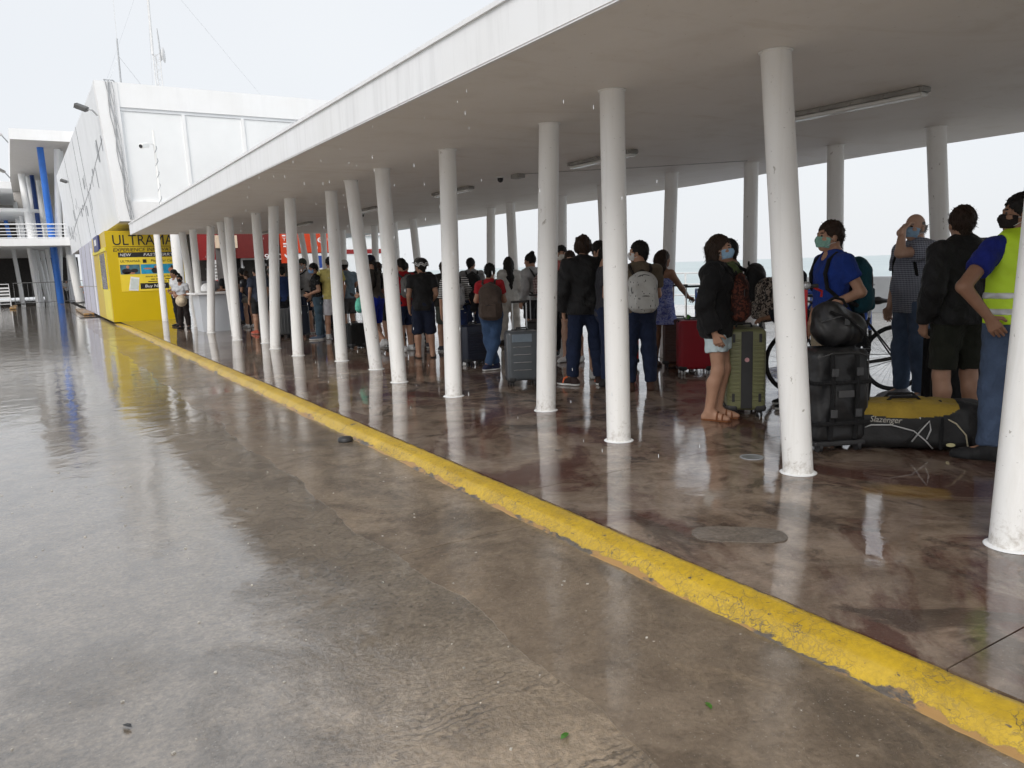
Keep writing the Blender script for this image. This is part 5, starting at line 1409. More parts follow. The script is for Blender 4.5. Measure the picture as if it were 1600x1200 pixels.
P['plaid'] = person('person in pale grey top with hair bun half hidden by a column', (7.26, 11.0, 0), 10, 1.63, 'f', 'tan', mid=True, hair=('bun', HAIR_BLACK), top=('jacket', (0.42, 0.42, 0.42), {'hood': False, 'hem': .9, 'off': .025}), bottom=('shorts', (0.02, 0.02, 0.022), .8), shoes=('shoe', BLACK))
P['pink'] = person('person in salmon pink shirt with mask and sunglasses behind a column', (7.12, 9.95, 0), 150, 1.72, 'm', 'tan', mid=True, mask=(0.7, 0.68, 0.62), top=('shirt', (0.46, 0.14, 0.13)), bottom=('trousers', (0.01, 0.01, 0.012)), shoes=('sneaker', BLACK))
P['bare'] = person('person in black top and shorts with white shoes behind the curly haired one', (6.75, 9.2, 0), 120, 1.62, 'f', 'light', mid=True, hair=('pony', HAIR_BROWN), top=('tee', BLACK), bottom=('shorts', BLACK, .55), shoes=('sneaker', WHITE))
P['stripe'] = person('person in striped black and white top behind a column', (5.30, 10.12, 0), -30, 1.53, 'f', 'tan', mid=True, hair=('pony', HAIR_BLACK), pose={'Lwri': (-.23, .03, .86), 'Relb': (.26, .02, 1.1), 'Rwri': (.3, .12, .93), 'Lank': (-.14, -.02, .085), 'Rank': (.14, -.02, .085)}, top=('tee', m_stripe, {'sleeve': .98, 'hem': .86}), bottom=('slim', (0.014, 0.026, 0.08)), shoes=('sneaker', WHITE))
P['helmet'] = person('person in black tee, dark shorts and flip flops wearing a bicycle helmet', (5.40, 11.44, 0), -22, 1.585, 'm', 'tan', mid=True, pose={'yaw': 28, 'pitch': 0, 'lean': 0, 'Rwri': (.14, .12, .95), 'Lank': (-.12, -.02, .085), 'Rank': (.13, -.02, .085)}, fat=.15, top=('tee', BLACK, {'hem': .83}), bottom=('capri', NAVY), shoes=('flip', (0.02, 0.018, 0.016)))
P['red'] = person('person in bright red tee, navy shorts and white sneakers', (5.62, 12.67, 0), 4, 1.63, 'm', 'tan', mid=True, fat=.2, pose={'yaw': 8, 'Lwri': (-.12, .2, 1.05)}, top=('tee', (0.40, 0.012, 0.018), {'hem': .84}), bottom=('shorts', (0.014, 0.022, 0.055), .98), shoes=('sneaker', (0.7, 0.7, 0.7)))
P['capgrey'] = person('person in grey cap standing beyond the bicycle helmet wearer', (6.05, 12.9, 0), -20, 1.63, 'm', 'tan', hair=('short', HAIR_BLACK), hat=('cap', (0.20, 0.19, 0.18)), top=('tee', (0.02, 0.02, 0.022)), bottom=('shorts', (0.09, 0.10, 0.085), .95), shoes=('sneaker', (0.05, 0.05, 0.06)))
P['darkj'] = person('person in dark olive jacket between helmet wearer and striped top', (6.15, 12.1, 0), -24, 1.55, 'm', 'tan', hair=('short', HAIR_BROWN), top=('jacket', (0.03, 0.028, 0.024)), bottom=('shorts', (0.08, 0.09, 0.075), .9), shoes=('sneaker', (0.04, 0.04, 0.05)))
P['strpk'] = person('person in pale striped shirt carrying a black backpack', (7.30, 13.2, 0), -25, 1.62, 'm', 'tan', top=('shirt', pattern('pale_striped_cloth', 'stripes', (0.38, 0.38, 0.38), (0.2, 0.2, 0.21), 40)), bottom=('jeans', DENIM_D), shoes=('shoe', BLACK))
P['greyt'] = person('person in grey tee and grey cap beyond the bright red tee', (5.75, 13.6, 0), 20, 1.64, 'm', 'tan', hat=('cap', (0.03, 0.035, 0.05)), top=('tee', (0.25, 0.26, 0.27)), bottom=('shorts', BLACK, .9), shoes=('sneaker', BLACK))
P['cap'] = person('person in dark blue cap, grey-green top and royal blue shorts', (5.32, 13.28, 0), 38, 1.71, 'f', 'tan', mid=True, hair=('pony', HAIR_BLACK), hat=('cap', (0.013, 0.015, 0.035)),
    pose={'lean': .05, 'Lelb': (-.24, -.02, 1.12), 'Lwri': (-.2, .2, 1.02), 'Rkne': (.1, .05, .49), 'Lkne': (-.1, .06, .50), 'Lank': (-.13, -.20, .19), 'Ltoe': (-.13, -.05, .075)},
    top=('tee', (0.085, 0.08, 0.07), {'sleeve': .98, 'hem': .93}), bottom=('shorts', (0.012, 0.03, 0.33), .98), shoes=('sneaker', (0.55, 0.55, 0.55)))
P['khaki'] = person('person in khaki shorts and red sandals mostly hidden behind a column', (5.78, 14.2, 0), 0, 1.6, 'f', 'tan', hair=('pony', HAIR_BROWN), top=('tee', (0.20, 0.15, 0.10)), bottom=('skirt', KHAKI, .45), shoes=('sandal', (0.35, 0.02, 0.02)))
P['yellow'] = person('person in yellow polo shirt and white shorts', (5.55, 16.35, 0), -22, 1.76, 'm', 'tan', mid=True, fat=.5, pose={'Lelb': (-.27, -.02, 1.12), 'Lwri': (-.18, .2, 1.05), 'Relb': (.27, .0, 1.1)}, top=('shirt', (0.66, 0.58, 0.20), {'hem': .84}), bottom=('shorts', (0.66, 0.66, 0.70), .95), shoes=('sneaker', (0.55, 0.55, 0.55)))
P['wcap'] = person('person in white cap and blue-grey tee beyond the yellow polo', (6.0, 16.6, 0), 6, 1.69, 'm', 'tan', hat=('cap', (0.55, 0.55, 0.54)), fat=.2, top=('tee', (0.20, 0.27, 0.33)), bottom=('shorts', (0.1, 0.1, 0.1), .9), shoes=('sneaker', WHITE))
P['jeansm'] = person('person in black tee and faded jeans with blue mask facing the queue', (5.28, 16.5, 0), 75, 1.64, 'm', 'tan', mid=True, mask=(0.25, 0.42, 0.7), pose={'yaw': 20, 'pitch': -8}, top=('tee', pattern('speckled_black_cloth', 'flecks', (0.012, 0.012, 0.013), (0.3, 0.3, 0.3), 22)), bottom=('jeans', (0.06, 0.10, 0.135)), shoes=('sneaker', (0.08, 0.11, 0.16)))
P['capbp'] = person('person in dark cap and pale tee with black shorts facing the queue', (5.62, 18.5, 0), 115, 1.78, 'm', 'tan', mid=True, hat=('cap', (0.05, 0.06, 0.05)), mask=(0.5, 0.5, 0.5), top=('tee', (0.36, 0.36, 0.36), {'hem': .85}), bottom=('shorts', NAVY, .9), shoes=('sneaker', (0.35, 0.2, 0.17)))
P['bluet'] = person('person in dark blue tee seen between two far columns', (4.98, 18.02, 0), -25, 1.61, 'm', 'tan', pose={'Rwri': (.1, .2, 1.0), 'Lwri': (-.1, .2, 1.0)}, top=('tee', (0.016, 0.03, 0.09)), bottom=('trousers', (0.012, 0.012, 0.014)), shoes=('shoe', BLACK))
P['facing'] = person('person with pale mask looking toward the camera under the orange sign', (5.55, 21.2, 0), 150, 1.72, 'm', 'tan', mask=(0.7, 0.7, 0.7), top=('tee', (0.05, 0.05, 0.055)), bottom=('jeans', DENIM_D), shoes=('shoe', BLACK))
P['fstripe'] = person('person in dark striped shirt, black shorts and orange boots', (4.74, 19.42, 0), 12, 1.63, 'm', 'tan', fat=.3, top=('shirt', m_fstripe, {'hem': .82, 'sleeve': .66}), bottom=('shorts', BLACK, .9), shoes=('sneaker', (0.5, 0.10, 0.06), (0.6, 0.25, 0.2)))
P['girl'] = person('person in grey skirt with bare legs and white shoes far down the queue', (5.12, 22.1, 0), 15, 1.56, 'f', 'tan', hair=('pony', HAIR_BROWN), top=('tee', (0.05, 0.05, 0.06)), bottom=('skirt', (0.17, 0.16, 0.14), .35), shoes=('sneaker', WHITE))
P['hatl'] = person('person in white blouse and dark trousers holding a straw hat by the kiosk', (3.62, 23.5, 0), 150, 1.50, 'f', 'brown', mid=True, hair=('pony', HAIR_BLACK), mask=(0.02, 0.02, 0.02), pose={'Lelb': (-.22, .03, 1.1), 'Lwri': (.03, .2, 1.05), 'Relb': (.22, .05, 1.1), 'Rwri': (-.02, .22, 1.04)}, top=('tee', (0.55, 0.57, 0.60), {'hem': .9}), bottom=('trousers', (0.018, 0.013, 0.012)), shoes=('shoe', BLACK))
P['white2'] = person('taller person in white shirt just behind the straw hat holder', (3.70, 24.9, 0), 120, 1.68, 'f', 'brown', hair=('pony', HAIR_BLACK), top=('tee', (0.66, 0.67, 0.68), {'hem': .86}), bottom=('trousers', (0.012, 0.012, 0.013)), shoes=('shoe', BLACK))
P['ctr1'] = person('person in grey shirt leaning on the pale counter', (4.3, 22.95, 0), 170, 1.55, 'm', 'tan', top=('tee', (0.22, 0.22, 0.23)), bottom=('trousers', BLACK), shoes=('shoe', BLACK), pose={'Lwri': (-.1, .3, 1.1), 'Rwri': (.1, .3, 1.1)})
bg = [(4.92, 23.6, 200, 1.62, 'm', (0.03, 0.03, 0.032), 'person in black at the counter end, back turned to the red shop panel'), (5.5, 24.2, 30, 1.66, 'm', (0.03, 0.022, 0.02), 'person in dark brown tee before the grey shop pier'),
      (5.95, 23.2, -20, 1.60, 'f', (0.02, 0.02, 0.03), 'person in dark top below the cream shop panel'), (6.3, 24.6, 10, 1.66, 'm', (0.012, 0.012, 0.014), 'person in black before the dark red shop fascia'),
      (6.7, 22.6, -30, 1.62, 'f', (0.42, 0.40, 0.38), 'person in pale grey top below the white 9:00 figures'), (6.1, 20.0, -10, 1.64, 'm', (0.30, 0.04, 0.04), 'person in brick red tee behind the dark striped shirt'),
      (7.0, 20.5, 120, 1.68, 'm', (0.02, 0.02, 0.02), 'person in black tee beyond the dark capped one'), (6.9, 17.6, -25, 1.66, 'm', (0.20, 0.22, 0.25), 'person in slate tee far right of the yellow polo'),
      (6.9, 15.4, -15, 1.60, 'f', (0.45, 0.45, 0.44), 'person in white top farther off past the blue cap'), (5.4, 20.6, 8, 1.6, 'f', (0.014, 0.014, 0.018), 'person in dark top just right of the dark striped shirt'),
      (6.7, 14.3, -30, 1.6, 'm', (0.10, 0.16, 0.20), 'person in teal grey tee beyond the grey capped one')]
for (x, y, h, H_, sx, c, lab) in bg:
    person(lab, (x, y, 0), h, H_, sx, random.choice(['tan', 'brown']), hair=('short' if sx == 'm' else 'pony', HAIR_BLACK), top=('tee', c), bottom=('trousers' if sx == 'm' else 'shorts', random.choice([BLACK, NAVY, DENIM_D])), shoes=('shoe', BLACK))
for (x, y, h, c, lab) in ((2.35, 66.8, 160, (0.5, 0.5, 0.5), 'tiny distant person in grey beside the blue column'), (3.1, 58.0, 100, (0.65, 0.65, 0.65), 'distant person in white shirt behind the grey cabin edge')):
    person(lab, (x, y, RZ), h, 1.7, 'm', 'tan', top=('tee', c), bottom=('trousers', BLACK), shoes=('shoe', BLACK), group='people near the far building')

# bicycle helmet (a thing worn by the person in flip flops)
def on_head(p, local):
    return None
p = P['helmet']
hl = empty('bicycle_helmet', p.location, p.rotation_euler[2]); tag(hl, 'black bicycle helmet with white bands and dark peak', 'helmet')
J_, s_ = skeleton(1.585, 'm', {}, .15)
Rm = np.array(Matrix.Rotation(R(28), 3, 'Z')); hc = J_['head']
F = Field((-.17, -.2, -.06), (.17, .26, .2), .007)
F.el(np.array([0, -.02, .045]), np.array([.105, .13, .105]), .01); F.cut((0, .1, -1), -.02)
for q in (-.055, 0, .055): F.rc((q, -.16, .075), (q * .8, .13, .125), .011, .011, .01, sub=True)
V, Q = F.mesh(); put(bpy.data.objects.new('shell', mesh_np('shell', place(V, Rm, hc), Q, M('helmet_shell', (0.012, 0.012, 0.013), .3))), hl)
F = Field((-.17, 0, -.02), (.17, .28, .14), .007); F.el((0, .11, .07), (.085, .09, .013), .01)
V, Q = F.mesh(); put(bpy.data.objects.new('peak', mesh_np('peak', place(V, Rm, hc), Q, m_dark)), hl)
for zz in (.03, .055):
    b = MB(); b.tube(place(np.array([((.108 - zz * .12) * math.cos(a * .3), -.02 + (.133 - zz * .12) * math.sin(a * .3), zz + .02 * math.sin(a * 2.0)) for a in range(21)]), Rm, hc), .007, 6, closed=True); b.build('white_band', m_wprint, hl)

# straw hat in the hands
hb = empty('straw_hat', (3.55, 23.22, 0.80)); tag(hb, 'cream straw hat held low by the person in white blouse', 'hat')
mb = MB(); mb.lathe([(0.16, 0.0), (0.158, 0.008), (0.09, 0.015), (0.085, 0.07), (0.05, 0.1), (0.001, 0.105)], (0, 0, 0), 24, 'Y'); o = mb.build('brim_and_crown', M('straw', (0.62, 0.52, 0.38), 0.8, 0.2, 30), hb, smooth=True); o.rotation_euler = (0, R(10), R(190))
mb = MB(); mb.lathe([(0.088, 0.02), (0.087, 0.04)], (0, 0, 0), 24, 'Y'); o = mb.build('band', m_dark, hb, smooth=True); o.rotation_euler = (0, R(10), R(190))
# white helmet on the counter
wh = empty('white_helmet', (3.98, 21.75, 1.03)); tag(wh, 'round white helmet resting on the pale counter', 'helmet')
mb = MB(); mb.lathe([(0.13, 0.0), (0.15, 0.06), (0.145, 0.13), (0.11, 0.2), (0.06, 0.235), (0.001, 0.245)], (0, 0, 0), 24); mb.build('shell', M('helmet_white', (0.78, 0.78, 0.78), .25), wh, smooth=True)
mb = MB(); mb.lathe([(0.14, 0.001), (0.155, 0.02), (0.14, 0.04)], (0, 0, 0), 24); mb.build('rim', m_grey, wh, smooth=True)

# ================================================================ BAGS AND LUGGAGE
m_strap = cloth((0.012, 0.012, 0.013), 'black_webbing')
m_zip = M('zip_dark', (0.02, 0.02, 0.02), .4)
def backpack(p, label, mat, w=.30, d=.17, h=.46, zc=-.12, side=-1, strapmat=None, dx=0.0, pocket=True, near=False, tilt=0.0, shape='box', one=False):
    v = list(p['_J']); neck = np.array(v[0:3]); rs = np.array(v[3:6]); ls = np.array(v[6:9]); ch = np.array(v[9:12]); wa = np.array(v[12:15]); s = v[15]
    e = empty('backpack', p.location, p.rotation_euler[2]); tag(e, label, 'backpack')
    yb = ch[1] + side * (.135 * s + d / 2); c = np.array([dx, yb, neck[2] + zc * s - h / 2 + .10])
    res = .008 if near else .012
    rot = np.array(Matrix.Rotation(R(tilt), 3, 'Y'))
    F = Field(c - np.array([w, d + .1, h]) * .95, c + np.array([w, d + .1, h]) * .95, res)
    F.rbox(c + (0, 0, -.02), (w / 2, d / 2, h / 2 - .03), min(d, w) * .42, .02, rot=rot)
    if shape == 'box': F.el(c + (0, 0, h * .28), (w * .46, d * .48, h * .24), .04)
    F.el(c + (0, side * d * .12, -h * .2), (w * .5, d * .5, h * .26), .05)
    F.folds(.004, int(abs(dx) * 100 + w * 1000 + h * 77)); field_obj('pack_body', F, mat, e)
    if pocket:
        F = Field(c - np.array([w, d + .1, h]) * .8, c + np.array([w, d + .1, h]) * .8, res)
        cp_ = c + np.array([0, side * d * .45, -h * .22]); F.rbox(cp_, (w * .38, d * .22, h * .2), .03, .02, rot=rot); F.folds(.003, 5)
        pk = field_obj('front_pocket', F, mat, e)
        b = MB(); b.tube([cp_ + np.array([w * .36 * q, side * d * .235 - side * .02 * abs(q), h * .15 - .03 * q * q]) for q in np.linspace(-1, 1, 7)], .005, 5); b.build('zip', m_zip, pk)
    b = MB(); b.tube([c + np.array([w * .44 * math.sin(q), side * d * .38, h * .08 + h * .36 * math.cos(q)]) for q in np.linspace(-1.9, 1.9, 13)], .005, 5); b.build('zip', m_zip, e)
    b = MB(); b.tube([c + np.array([q * .05, -side * d * .3, h * .47 + .035 * (1 - q * q)]) for q in np.linspace(-1, 1, 7)], .009, 6); b.build('handle', strapmat or m_strap, e)
    for sh, sx in ((rs, 1), (ls, -1)):
        if one and sx < 0: continue
        x = sh[0] * .62
        pts = [c + np.array([sx * w * .22, -side * d * .40, h * .36]), np.array([x, ch[1] + side * .11 * s, sh[2] + .02 * s]), np.array([x, ch[1] + side * .05 * s, sh[2] + .066 * s]), np.array([x, ch[1] - side * .02 * s, sh[2] + .07 * s]),
               np.array([x * 1.02, ch[1] - side * .085 * s, sh[2] + .015 * s]), np.array([x * 1.10, ch[1] - side * .118 * s, sh[2] - .09 * s]), np.array([x * 1.25, ch[1] - side * .105 * s, sh[2] - .21 * s]),
               np.array([sx * (abs(x) * 1.5), ch[1] - side * .02, sh[2] - .29 * s]), c + np.array([sx * w * .42, -side * d * .3, -h * .33])]
        b = MB(); b.tube(pts, .017, 8); b.build('strap', strapmat or m_strap, e, smooth=True)
    return e

backpack(P['tan'], 'white canvas backpack with black flecks on the brown tee wearer', m_fleck, .31, .17, .44, -.14, near=True, strapmat=cloth((0.025, 0.018, 0.014)))
backpack(P['redtee'], 'grey-brown canvas rucksack on the back of the red tee wearer', cloth((0.085, 0.062, 0.05)), .31, .18, .50, -.12, near=True, dx=.05, strapmat=cloth((0.07, 0.05, 0.045)))
backpack(P['blue'], 'teal and dark backpack worn by the person in royal blue tee', cloth((0.014, 0.07, 0.095)), .28, .17, .46, -.10, near=True)
backpack(P['check'], 'black backpack worn over the checked shirt', cloth(BLACK), .30, .16, .44, -.12, near=True)
backpack(P['green'], 'black backpack on the person in olive green top', cloth(BLACK), .31, .20, .48, -.06)
backpack(P['hood'], 'dark patterned backpack worn on the chest behind the olive suitcase', m_camo, .29, .19, .42, -.12, side=1)
backpack(P['woman'], 'brown patterned backpack worn on the chest over the black rain jacket', m_paisley, .24, .13, .42, -.15, side=1, near=True, dx=-.04)
backpack(P['stripe'], 'grey backpack over the striped top behind a column', cloth(GREYT), .30, .16, .36, -.14)
backpack(P['red'], 'grey backpack on the bright red tee', cloth((0.16, 0.16, 0.155)), .28, .16, .40, -.10, strapmat=cloth((0.05, 0.05, 0.05)))
backpack(P['strpk'], 'black backpack over the pale striped shirt', cloth(BLACK), .30, .17, .44, -.10)
backpack(P['capbp'], 'large black backpack slung on the person in dark cap', cloth((0.013, 0.013, 0.014)), .30, .20, .50, -.10, side=1, dx=.10)
backpack(P['girl'], 'dark navy backpack above the grey skirt', cloth((0.018, 0.022, 0.045)), .30, .18, .42, -.16)
backpack(P['cap'], 'black backpack hugged on the chest by the blue cap wearer', cloth(BLACK), .30, .18, .36, -.28, side=1)
backpack(P['plaid'], 'pale plaid bag on the back of the person with hair bun', m_plaid, .26, .14, .40, -.16, strapmat=cloth((0.05, 0.05, 0.05)))
backpack(P['pink'], 'dark backpack worn over the salmon pink shirt', cloth((0.02, 0.02, 0.022)), .28, .15, .42, -.12)

def rounded(name, size, c, mat, parent, bev=.03, seg=4):
    b = MB(); b.box(c, size, bevel=bev, seg=seg); return b.build(name, mat, parent, smooth=True, auto=30)
def caster(e, x, y, r=.028, mat=None):
    b = MB(); b.box((x, y, r * 2.1), (.03, .045, r * 1.4), bevel=.006); f = b.build('caster', m_dark, e)
    for sx in (-.018, .018):
        b = MB(); b.lathe([(r * .55, -.008), (r, -.007), (r, .007), (r * .55, .008)], (x + sx, y, r), 14, 'X'); b.build('wheel', mat or m_dark, f, smooth=True, auto=35)
def suitcase(label, loc, rz, w, d, h, mat, ribs='h', handle=.0, grip_mat=None, wheelmat=None, trim=None, tag_col=None, lift=.065, soft=False, tilt=0.0):
    e = empty('suitcase', loc, R(rz)); e.rotation_euler = (R(tilt), 0, R(rz)); tag(e, label, 'suitcase')
    z0 = lift
    rounded('shell', (w, d, h), (0, 0, z0 + h / 2), mat, e, .045 if not soft else .03, 5)
    tr = trim or m_dark
    b = MB(); b.box((0, 0, z0 + h / 2), (w * 1.006 + .002, .022, h * 1.004 + .002), bevel=.008); b.build('zip_seam', tr, e)
    if ribs == 'h':
        n = int(h / .034)
        for k in range(3, n - 2):
            z = z0 + h * k / n
            for sy in (-1, 1):
                b = MB(); b.box((0, sy * (d / 2 + .002), z), (w * .84, .012, .016), bevel=.005, seg=1); b.build('rib', mat, e)
    if ribs == 'side':
        n = int(h / .034)
        for k in range(3, n - 2):
            z = z0 + h * k / n
            b = MB(); b.box((0, 0, z), (w + .008, d * .8, .014), bevel=.005, seg=1); b.build('rib', mat, e)
    if ribs == 'bars':
        for sy in (-1, 1):
            for k in range(4):
                z = z0 + h * (.22 + .155 * k)
                b = MB(); b.box((-.02, sy * (d / 2 + .003), z), (w * .55, .012, .012), bevel=.004, seg=1); b.build('trim_bar', M('chrome_trim', (0.45, 0.46, 0.47), .25, .1, metal=.8), e)
            b = MB(); b.box((-.02, sy * (d / 2 + .002), z0 + h * .86), (w * .6, .012, h * .16), bevel=.005); b.build('name_panel', M('slate_panel', (0.16, 0.20, 0.24), .3), e)
    if ribs == 'v':
        for k in range(5):
            for sy in (-1, 1):
                b = MB(); b.box((-w * .36 + w * .18 * k, sy * (d / 2 + .002), z0 + h / 2), (.022, .012, h * .8), bevel=.005, seg=1); b.build('rib', mat, e)
    for sx in (-1, 1):
        for sy in (-1, 1):
            caster(e, sx * (w / 2 - .05), sy * (d / 2 - .05), .028, wheelmat)
            b = MB(); b.box((sx * (w / 2 - .045), sy * (d / 2 - .045), z0 + .02), (.10, .10, .06), bevel=.02); b.build('corner_guard', m_dark, e)
    b = MB(); b.tube([(-.07, 0, z0 + h - .002), (-.06, 0, z0 + h + .03), (.06, 0, z0 + h + .03), (.07, 0, z0 + h - .002)], .011, 8); b.build('carry_handle', tr, e)
    if handle:
        y0 = d / 2 - .045
        hd = MB()
        for sx in (-.085, .085): hd.tube([(sx, y0, z0 + h - .01), (sx, y0, z0 + h + handle)], .0085, 8)
        hh = hd.build('telescopic_handle', grip_mat or m_metal, e)
        b = MB(); b.box((0, y0, z0 + h + handle), (.21, .032, .028), bevel=.01); b.build('grip', m_dark, hh)
        b = MB(); b.box((0, y0, z0 + h + .002), (.22, .05, .012)); b.build('handle_plate', m_dark, e)
    if tag_col:
        b = MB(); b.box((w * .3, -d / 2 - .03, z0 + h + .01), (.07, .012, .10), bevel=.008, rot=Matrix.Rotation(R(35), 3, 'Y')); b.build('luggage_tag', M('tag_%.2f' % tag_col[1], tag_col, .5), e)
    return e
suitcase('silver-grey hard suitcase with chrome bars beside a column', (4.98, 7.82, 0), -22, .40, .26, .60, M('silver_grey_shell', (0.075, 0.085, 0.095), .3, .1, coat=.4), 'bars', .34, m_metal)
suitcase('navy ribbed suitcase behind the red tee wearer', (5.50, 9.98, 0), 5, .40, .25, .54, M('navy_shell', (0.012, 0.016, 0.032), .35, .1), 'h', .30, m_metal)
suitcase('bright red suitcase with white wheels and raised handle', (7.10, 7.06, 0), -32, .42, .26, .62, M('red_shell', (0.36, 0.012, 0.025), .45, .06), None, .42, m_mast, m_wprint)
suitcase('dark brown ribbed suitcase with a green tag on top', (7.36, 7.60, 0), -50, .42, .26, .60, M('brown_shell', (0.07, 0.03, 0.022), .4, .1), 'h', .44, M('bronze_tube', (0.45, 0.30, 0.24), .35, .1, metal=.7), None, None, (0.10, 0.42, 0.05))
suitcase('red suitcase mostly hidden by the blue sundress', (6.95, 8.25, 0), -35, .38, .25, .55, M('scarlet_shell', (0.55, 0.02, 0.018), .4, .06), None, 0)
# olive suitcase: dark belt down the middle, ribs on both halves
ol = suitcase('olive green ribbed suitcase with a black centre band', (5.56, 4.90, 0), -42, .34, .50, .74, M('olive_shell', (0.20, 0.205, 0.10), .4, .08), 'side', 0.0)
e = ol
b = MB(); b.box((0, -.252, .065 + .37), (.10, .012, .70), bevel=.004); 
b.build('centre_band', m_dark, e)
for sx in (-1, 1):
    for k in range(16):
        b = MB(); b.box((sx * .105, -.252, .065 + .10 + .036 * k), (.095, .012, .018), bevel=.005, seg=1); b.build('rib', MATS['olive_shell'], e)
    for z in (.16, .70):
        b = MB(); b.box((sx * .115, -.258, .065 + z - .04), (.024, .012, .075)); b.build('latch', m_dark, e)
b = MB(); b.lathe([(.02, 0), (.02, .006)], (.0, -.264, .53), 14, 'Y'); b.build('sticker', M('pink_sticker', (0.6, 0.32, 0.34), .5), e)
suitcase('grey suitcase standing in the far queue behind a column', (4.82, 17.75, 0), 10, .42, .26, .60, M('mid_grey_shell', (0.14, 0.145, 0.15), .35, .1), 'v', 0)
suitcase('dark blue suitcase beside the faded jeans', (5.10, 17.35, 0), -10, .42, .28, .66, M('ink_shell', (0.01, 0.014, 0.026), .4, .1), None, 0)
suitcase('small black soft suitcase near the lifted white sneaker', (5.14, 13.95, 0), 15, .34, .22, .42, cloth((0.012, 0.012, 0.012), 'black_nylon'), None, .2, m_metal, None, None, None, .05, True)
suitcase('black suitcase with raised handle behind the silver-grey one', (6.62, 9.95, 0), -30, .34, .25, .52, M('jet_shell', (0.012, 0.012, 0.013), .4, .1), None, .40, m_metal)
suitcase('tall black suitcase behind the olive shorts legs', (6.72, 3.60, 0), -25, .40, .30, .72, cloth((0.012, 0.012, 0.013), 'black_poly'), None, 0, None, None, None, None, .05, True)

# mint bag with the blue cap
F = Field((-.2, -.15, -.3), (.2, .15, .3), .012); F.rbox((0, 0, -.03), (.11, .06, .17), .05, .02); F.el((0, 0, -.08), (.12, .075, .12), .03); F.folds(.006, 3)
mg = empty('tote_bag', (5.08, 13.42, .90)); mg.rotation_euler = (R(8), R(16), R(60)); tag(mg, 'mint green bag hanging by the royal blue shorts', 'bag')
field_obj('bag_body', F, cloth((0.20, 0.74, 0.55)), mg)
b = MB(); b.tube([(-.06, 0, .13), (-.04, 0, .24), (.04, 0, .24), (.06, 0, .13)], .008, 6); b.build('strap', cloth((0.20, 0.74, 0.55)), mg)
# black jacket on the arm by the navy suitcase
F = Field((-.25, -.2, -.25), (.25, .2, .25), .012); F.el((0, 0, .05), (.14, .1, .12), .03); F.rc((-.06, 0, 0), (-.07, .02, -.14), .06, .05, .04); F.rc((.06, 0, 0), (.08, 0, -.1), .06, .06, .04); F.folds(.012, 9)
dj = tag(field_obj('draped_jacket', F, cloth((0.011, 0.011, 0.013))), 'black jacket draped over an arm above the navy suitcase', 'jacket'); dj.location = (5.58, 9.92, .98)

# big black roller bag with dry bag on top
m_tarp = M('black_tarpaulin', (0.014, 0.014, 0.015), .46, .25, 5, bump=.8, bscale=11)
bb = empty('roller_duffel', (4.98, 3.56, 0)); bb.rotation_euler = (0, 0, R(-24)); tag(bb, 'big black wheeled duffel standing upright beside the nearest columns', 'luggage')
F = Field((-.32, -.28, 0), (.32, .28, .85), .011); F.rbox((0, 0, .415), (.215, .165, .345), .06, .02); F.el((.03, 0, .38), (.225, .185, .30), .04); F.folds(.0065, 21, .5)
field_obj('bag_body', F, m_tarp, bb)
for z in (.22, .52):
    b = MB(); b.tube([(.226 * sx, .186 * sy, z) for sx, sy in ((-.9, -.98), (0, -1.04), (.9, -.98), (1.06, -.6), (1.08, .6), (.9, 1), (-.9, 1), (-1.02, .6), (-1.02, -.6))], .016, 6, closed=True); b.build('webbing', m_strap, bb)
for x in (-.09, .10):
    b = MB(); b.tube([(x, -.168, .1), (x, -.192, .3), (x, -.192, .5), (x, -.168, .72)], .017, 6); b.build('webbing', m_strap, bb)
b = MB(); b.box((0, -.01, .065), (.40, .30, .04), bevel=.012); b.build('base_plate', m_dark, bb)
for sx in (-.15, .15):
    b = MB(); b.lathe([(.02, -.014), (.042, -.013), (.042, .013), (.02, .014)], (sx, -.12, .042), 16, 'X'); b.build('wheel', m_dark, bb, smooth=True, auto=35)
    b = MB(); b.box((sx, .12, .025), (.05, .05, .05), bevel=.008); b.build('foot', m_dark, bb)
b = MB(); b.tube([(.24, -.05, .62), (.285, -.05, .5), (.27, -.05, .35), (.24, -.05, .30)], .012, 6); b.build('side_strap', m_strap, bb)
m_redm = M('red_anodised_tube', (0.40, 0.012, 0.016), .3, .08, metal=.3)
b = MB(); b.tube([(-.175, .06, .70), (-.18, .06, 1.19)], .014, 10); hd = b.build('pull_handle', m_redm, bb)
b = MB(); b.tube([(-.25, .06, 1.21), (-.09, .06, 1.21)], .017, 10); b.build('grip', m_dark, hd)
b = MB(); b.lathe([(.012, -.025), (.03, -.02), (.03, .02), (.012, .025)], (-.18, .06, 1.215), 14, 'Y'); b.build('clamp', m_metal, hd, smooth=True)
b = MB(); b.tube([(-.12, .06, 1.20), (-.06, .05, 1.17), (-.07, .04, 1.13)], .010, 8); b.build('lever', m_redm, hd)
dr = empty('dry_bag', (5.05, 3.58, .76)); dr.rotation_euler = (0, 0, R(-24)); dr.scale = (.84, .9, .95); tag(dr, 'slumped black dry bag on top of the big wheeled duffel', 'bag')
F = Field((-.36, -.28, -.03), (.42, .28, .46), .011); F.rc((-.06, 0, .13), (.10, 0, .12), .13, .13, .04); F.el((.02, 0, .14), (.25, .17, .14), .04); F.el((-.06, 0, .22), (.15, .13, .14), .05); F.folds(.008, 33, .6); F.cut((0, 0, -1), .0)
field_obj('bag_body', F, m_tarp, dr)
b = MB(); b.tube([(-.14, -.13, .28), (.02, -.17, .22), (.18, -.15, .10), (.23, -.13, .03)], .013, 6); b.build('webbing', m_strap, dr)
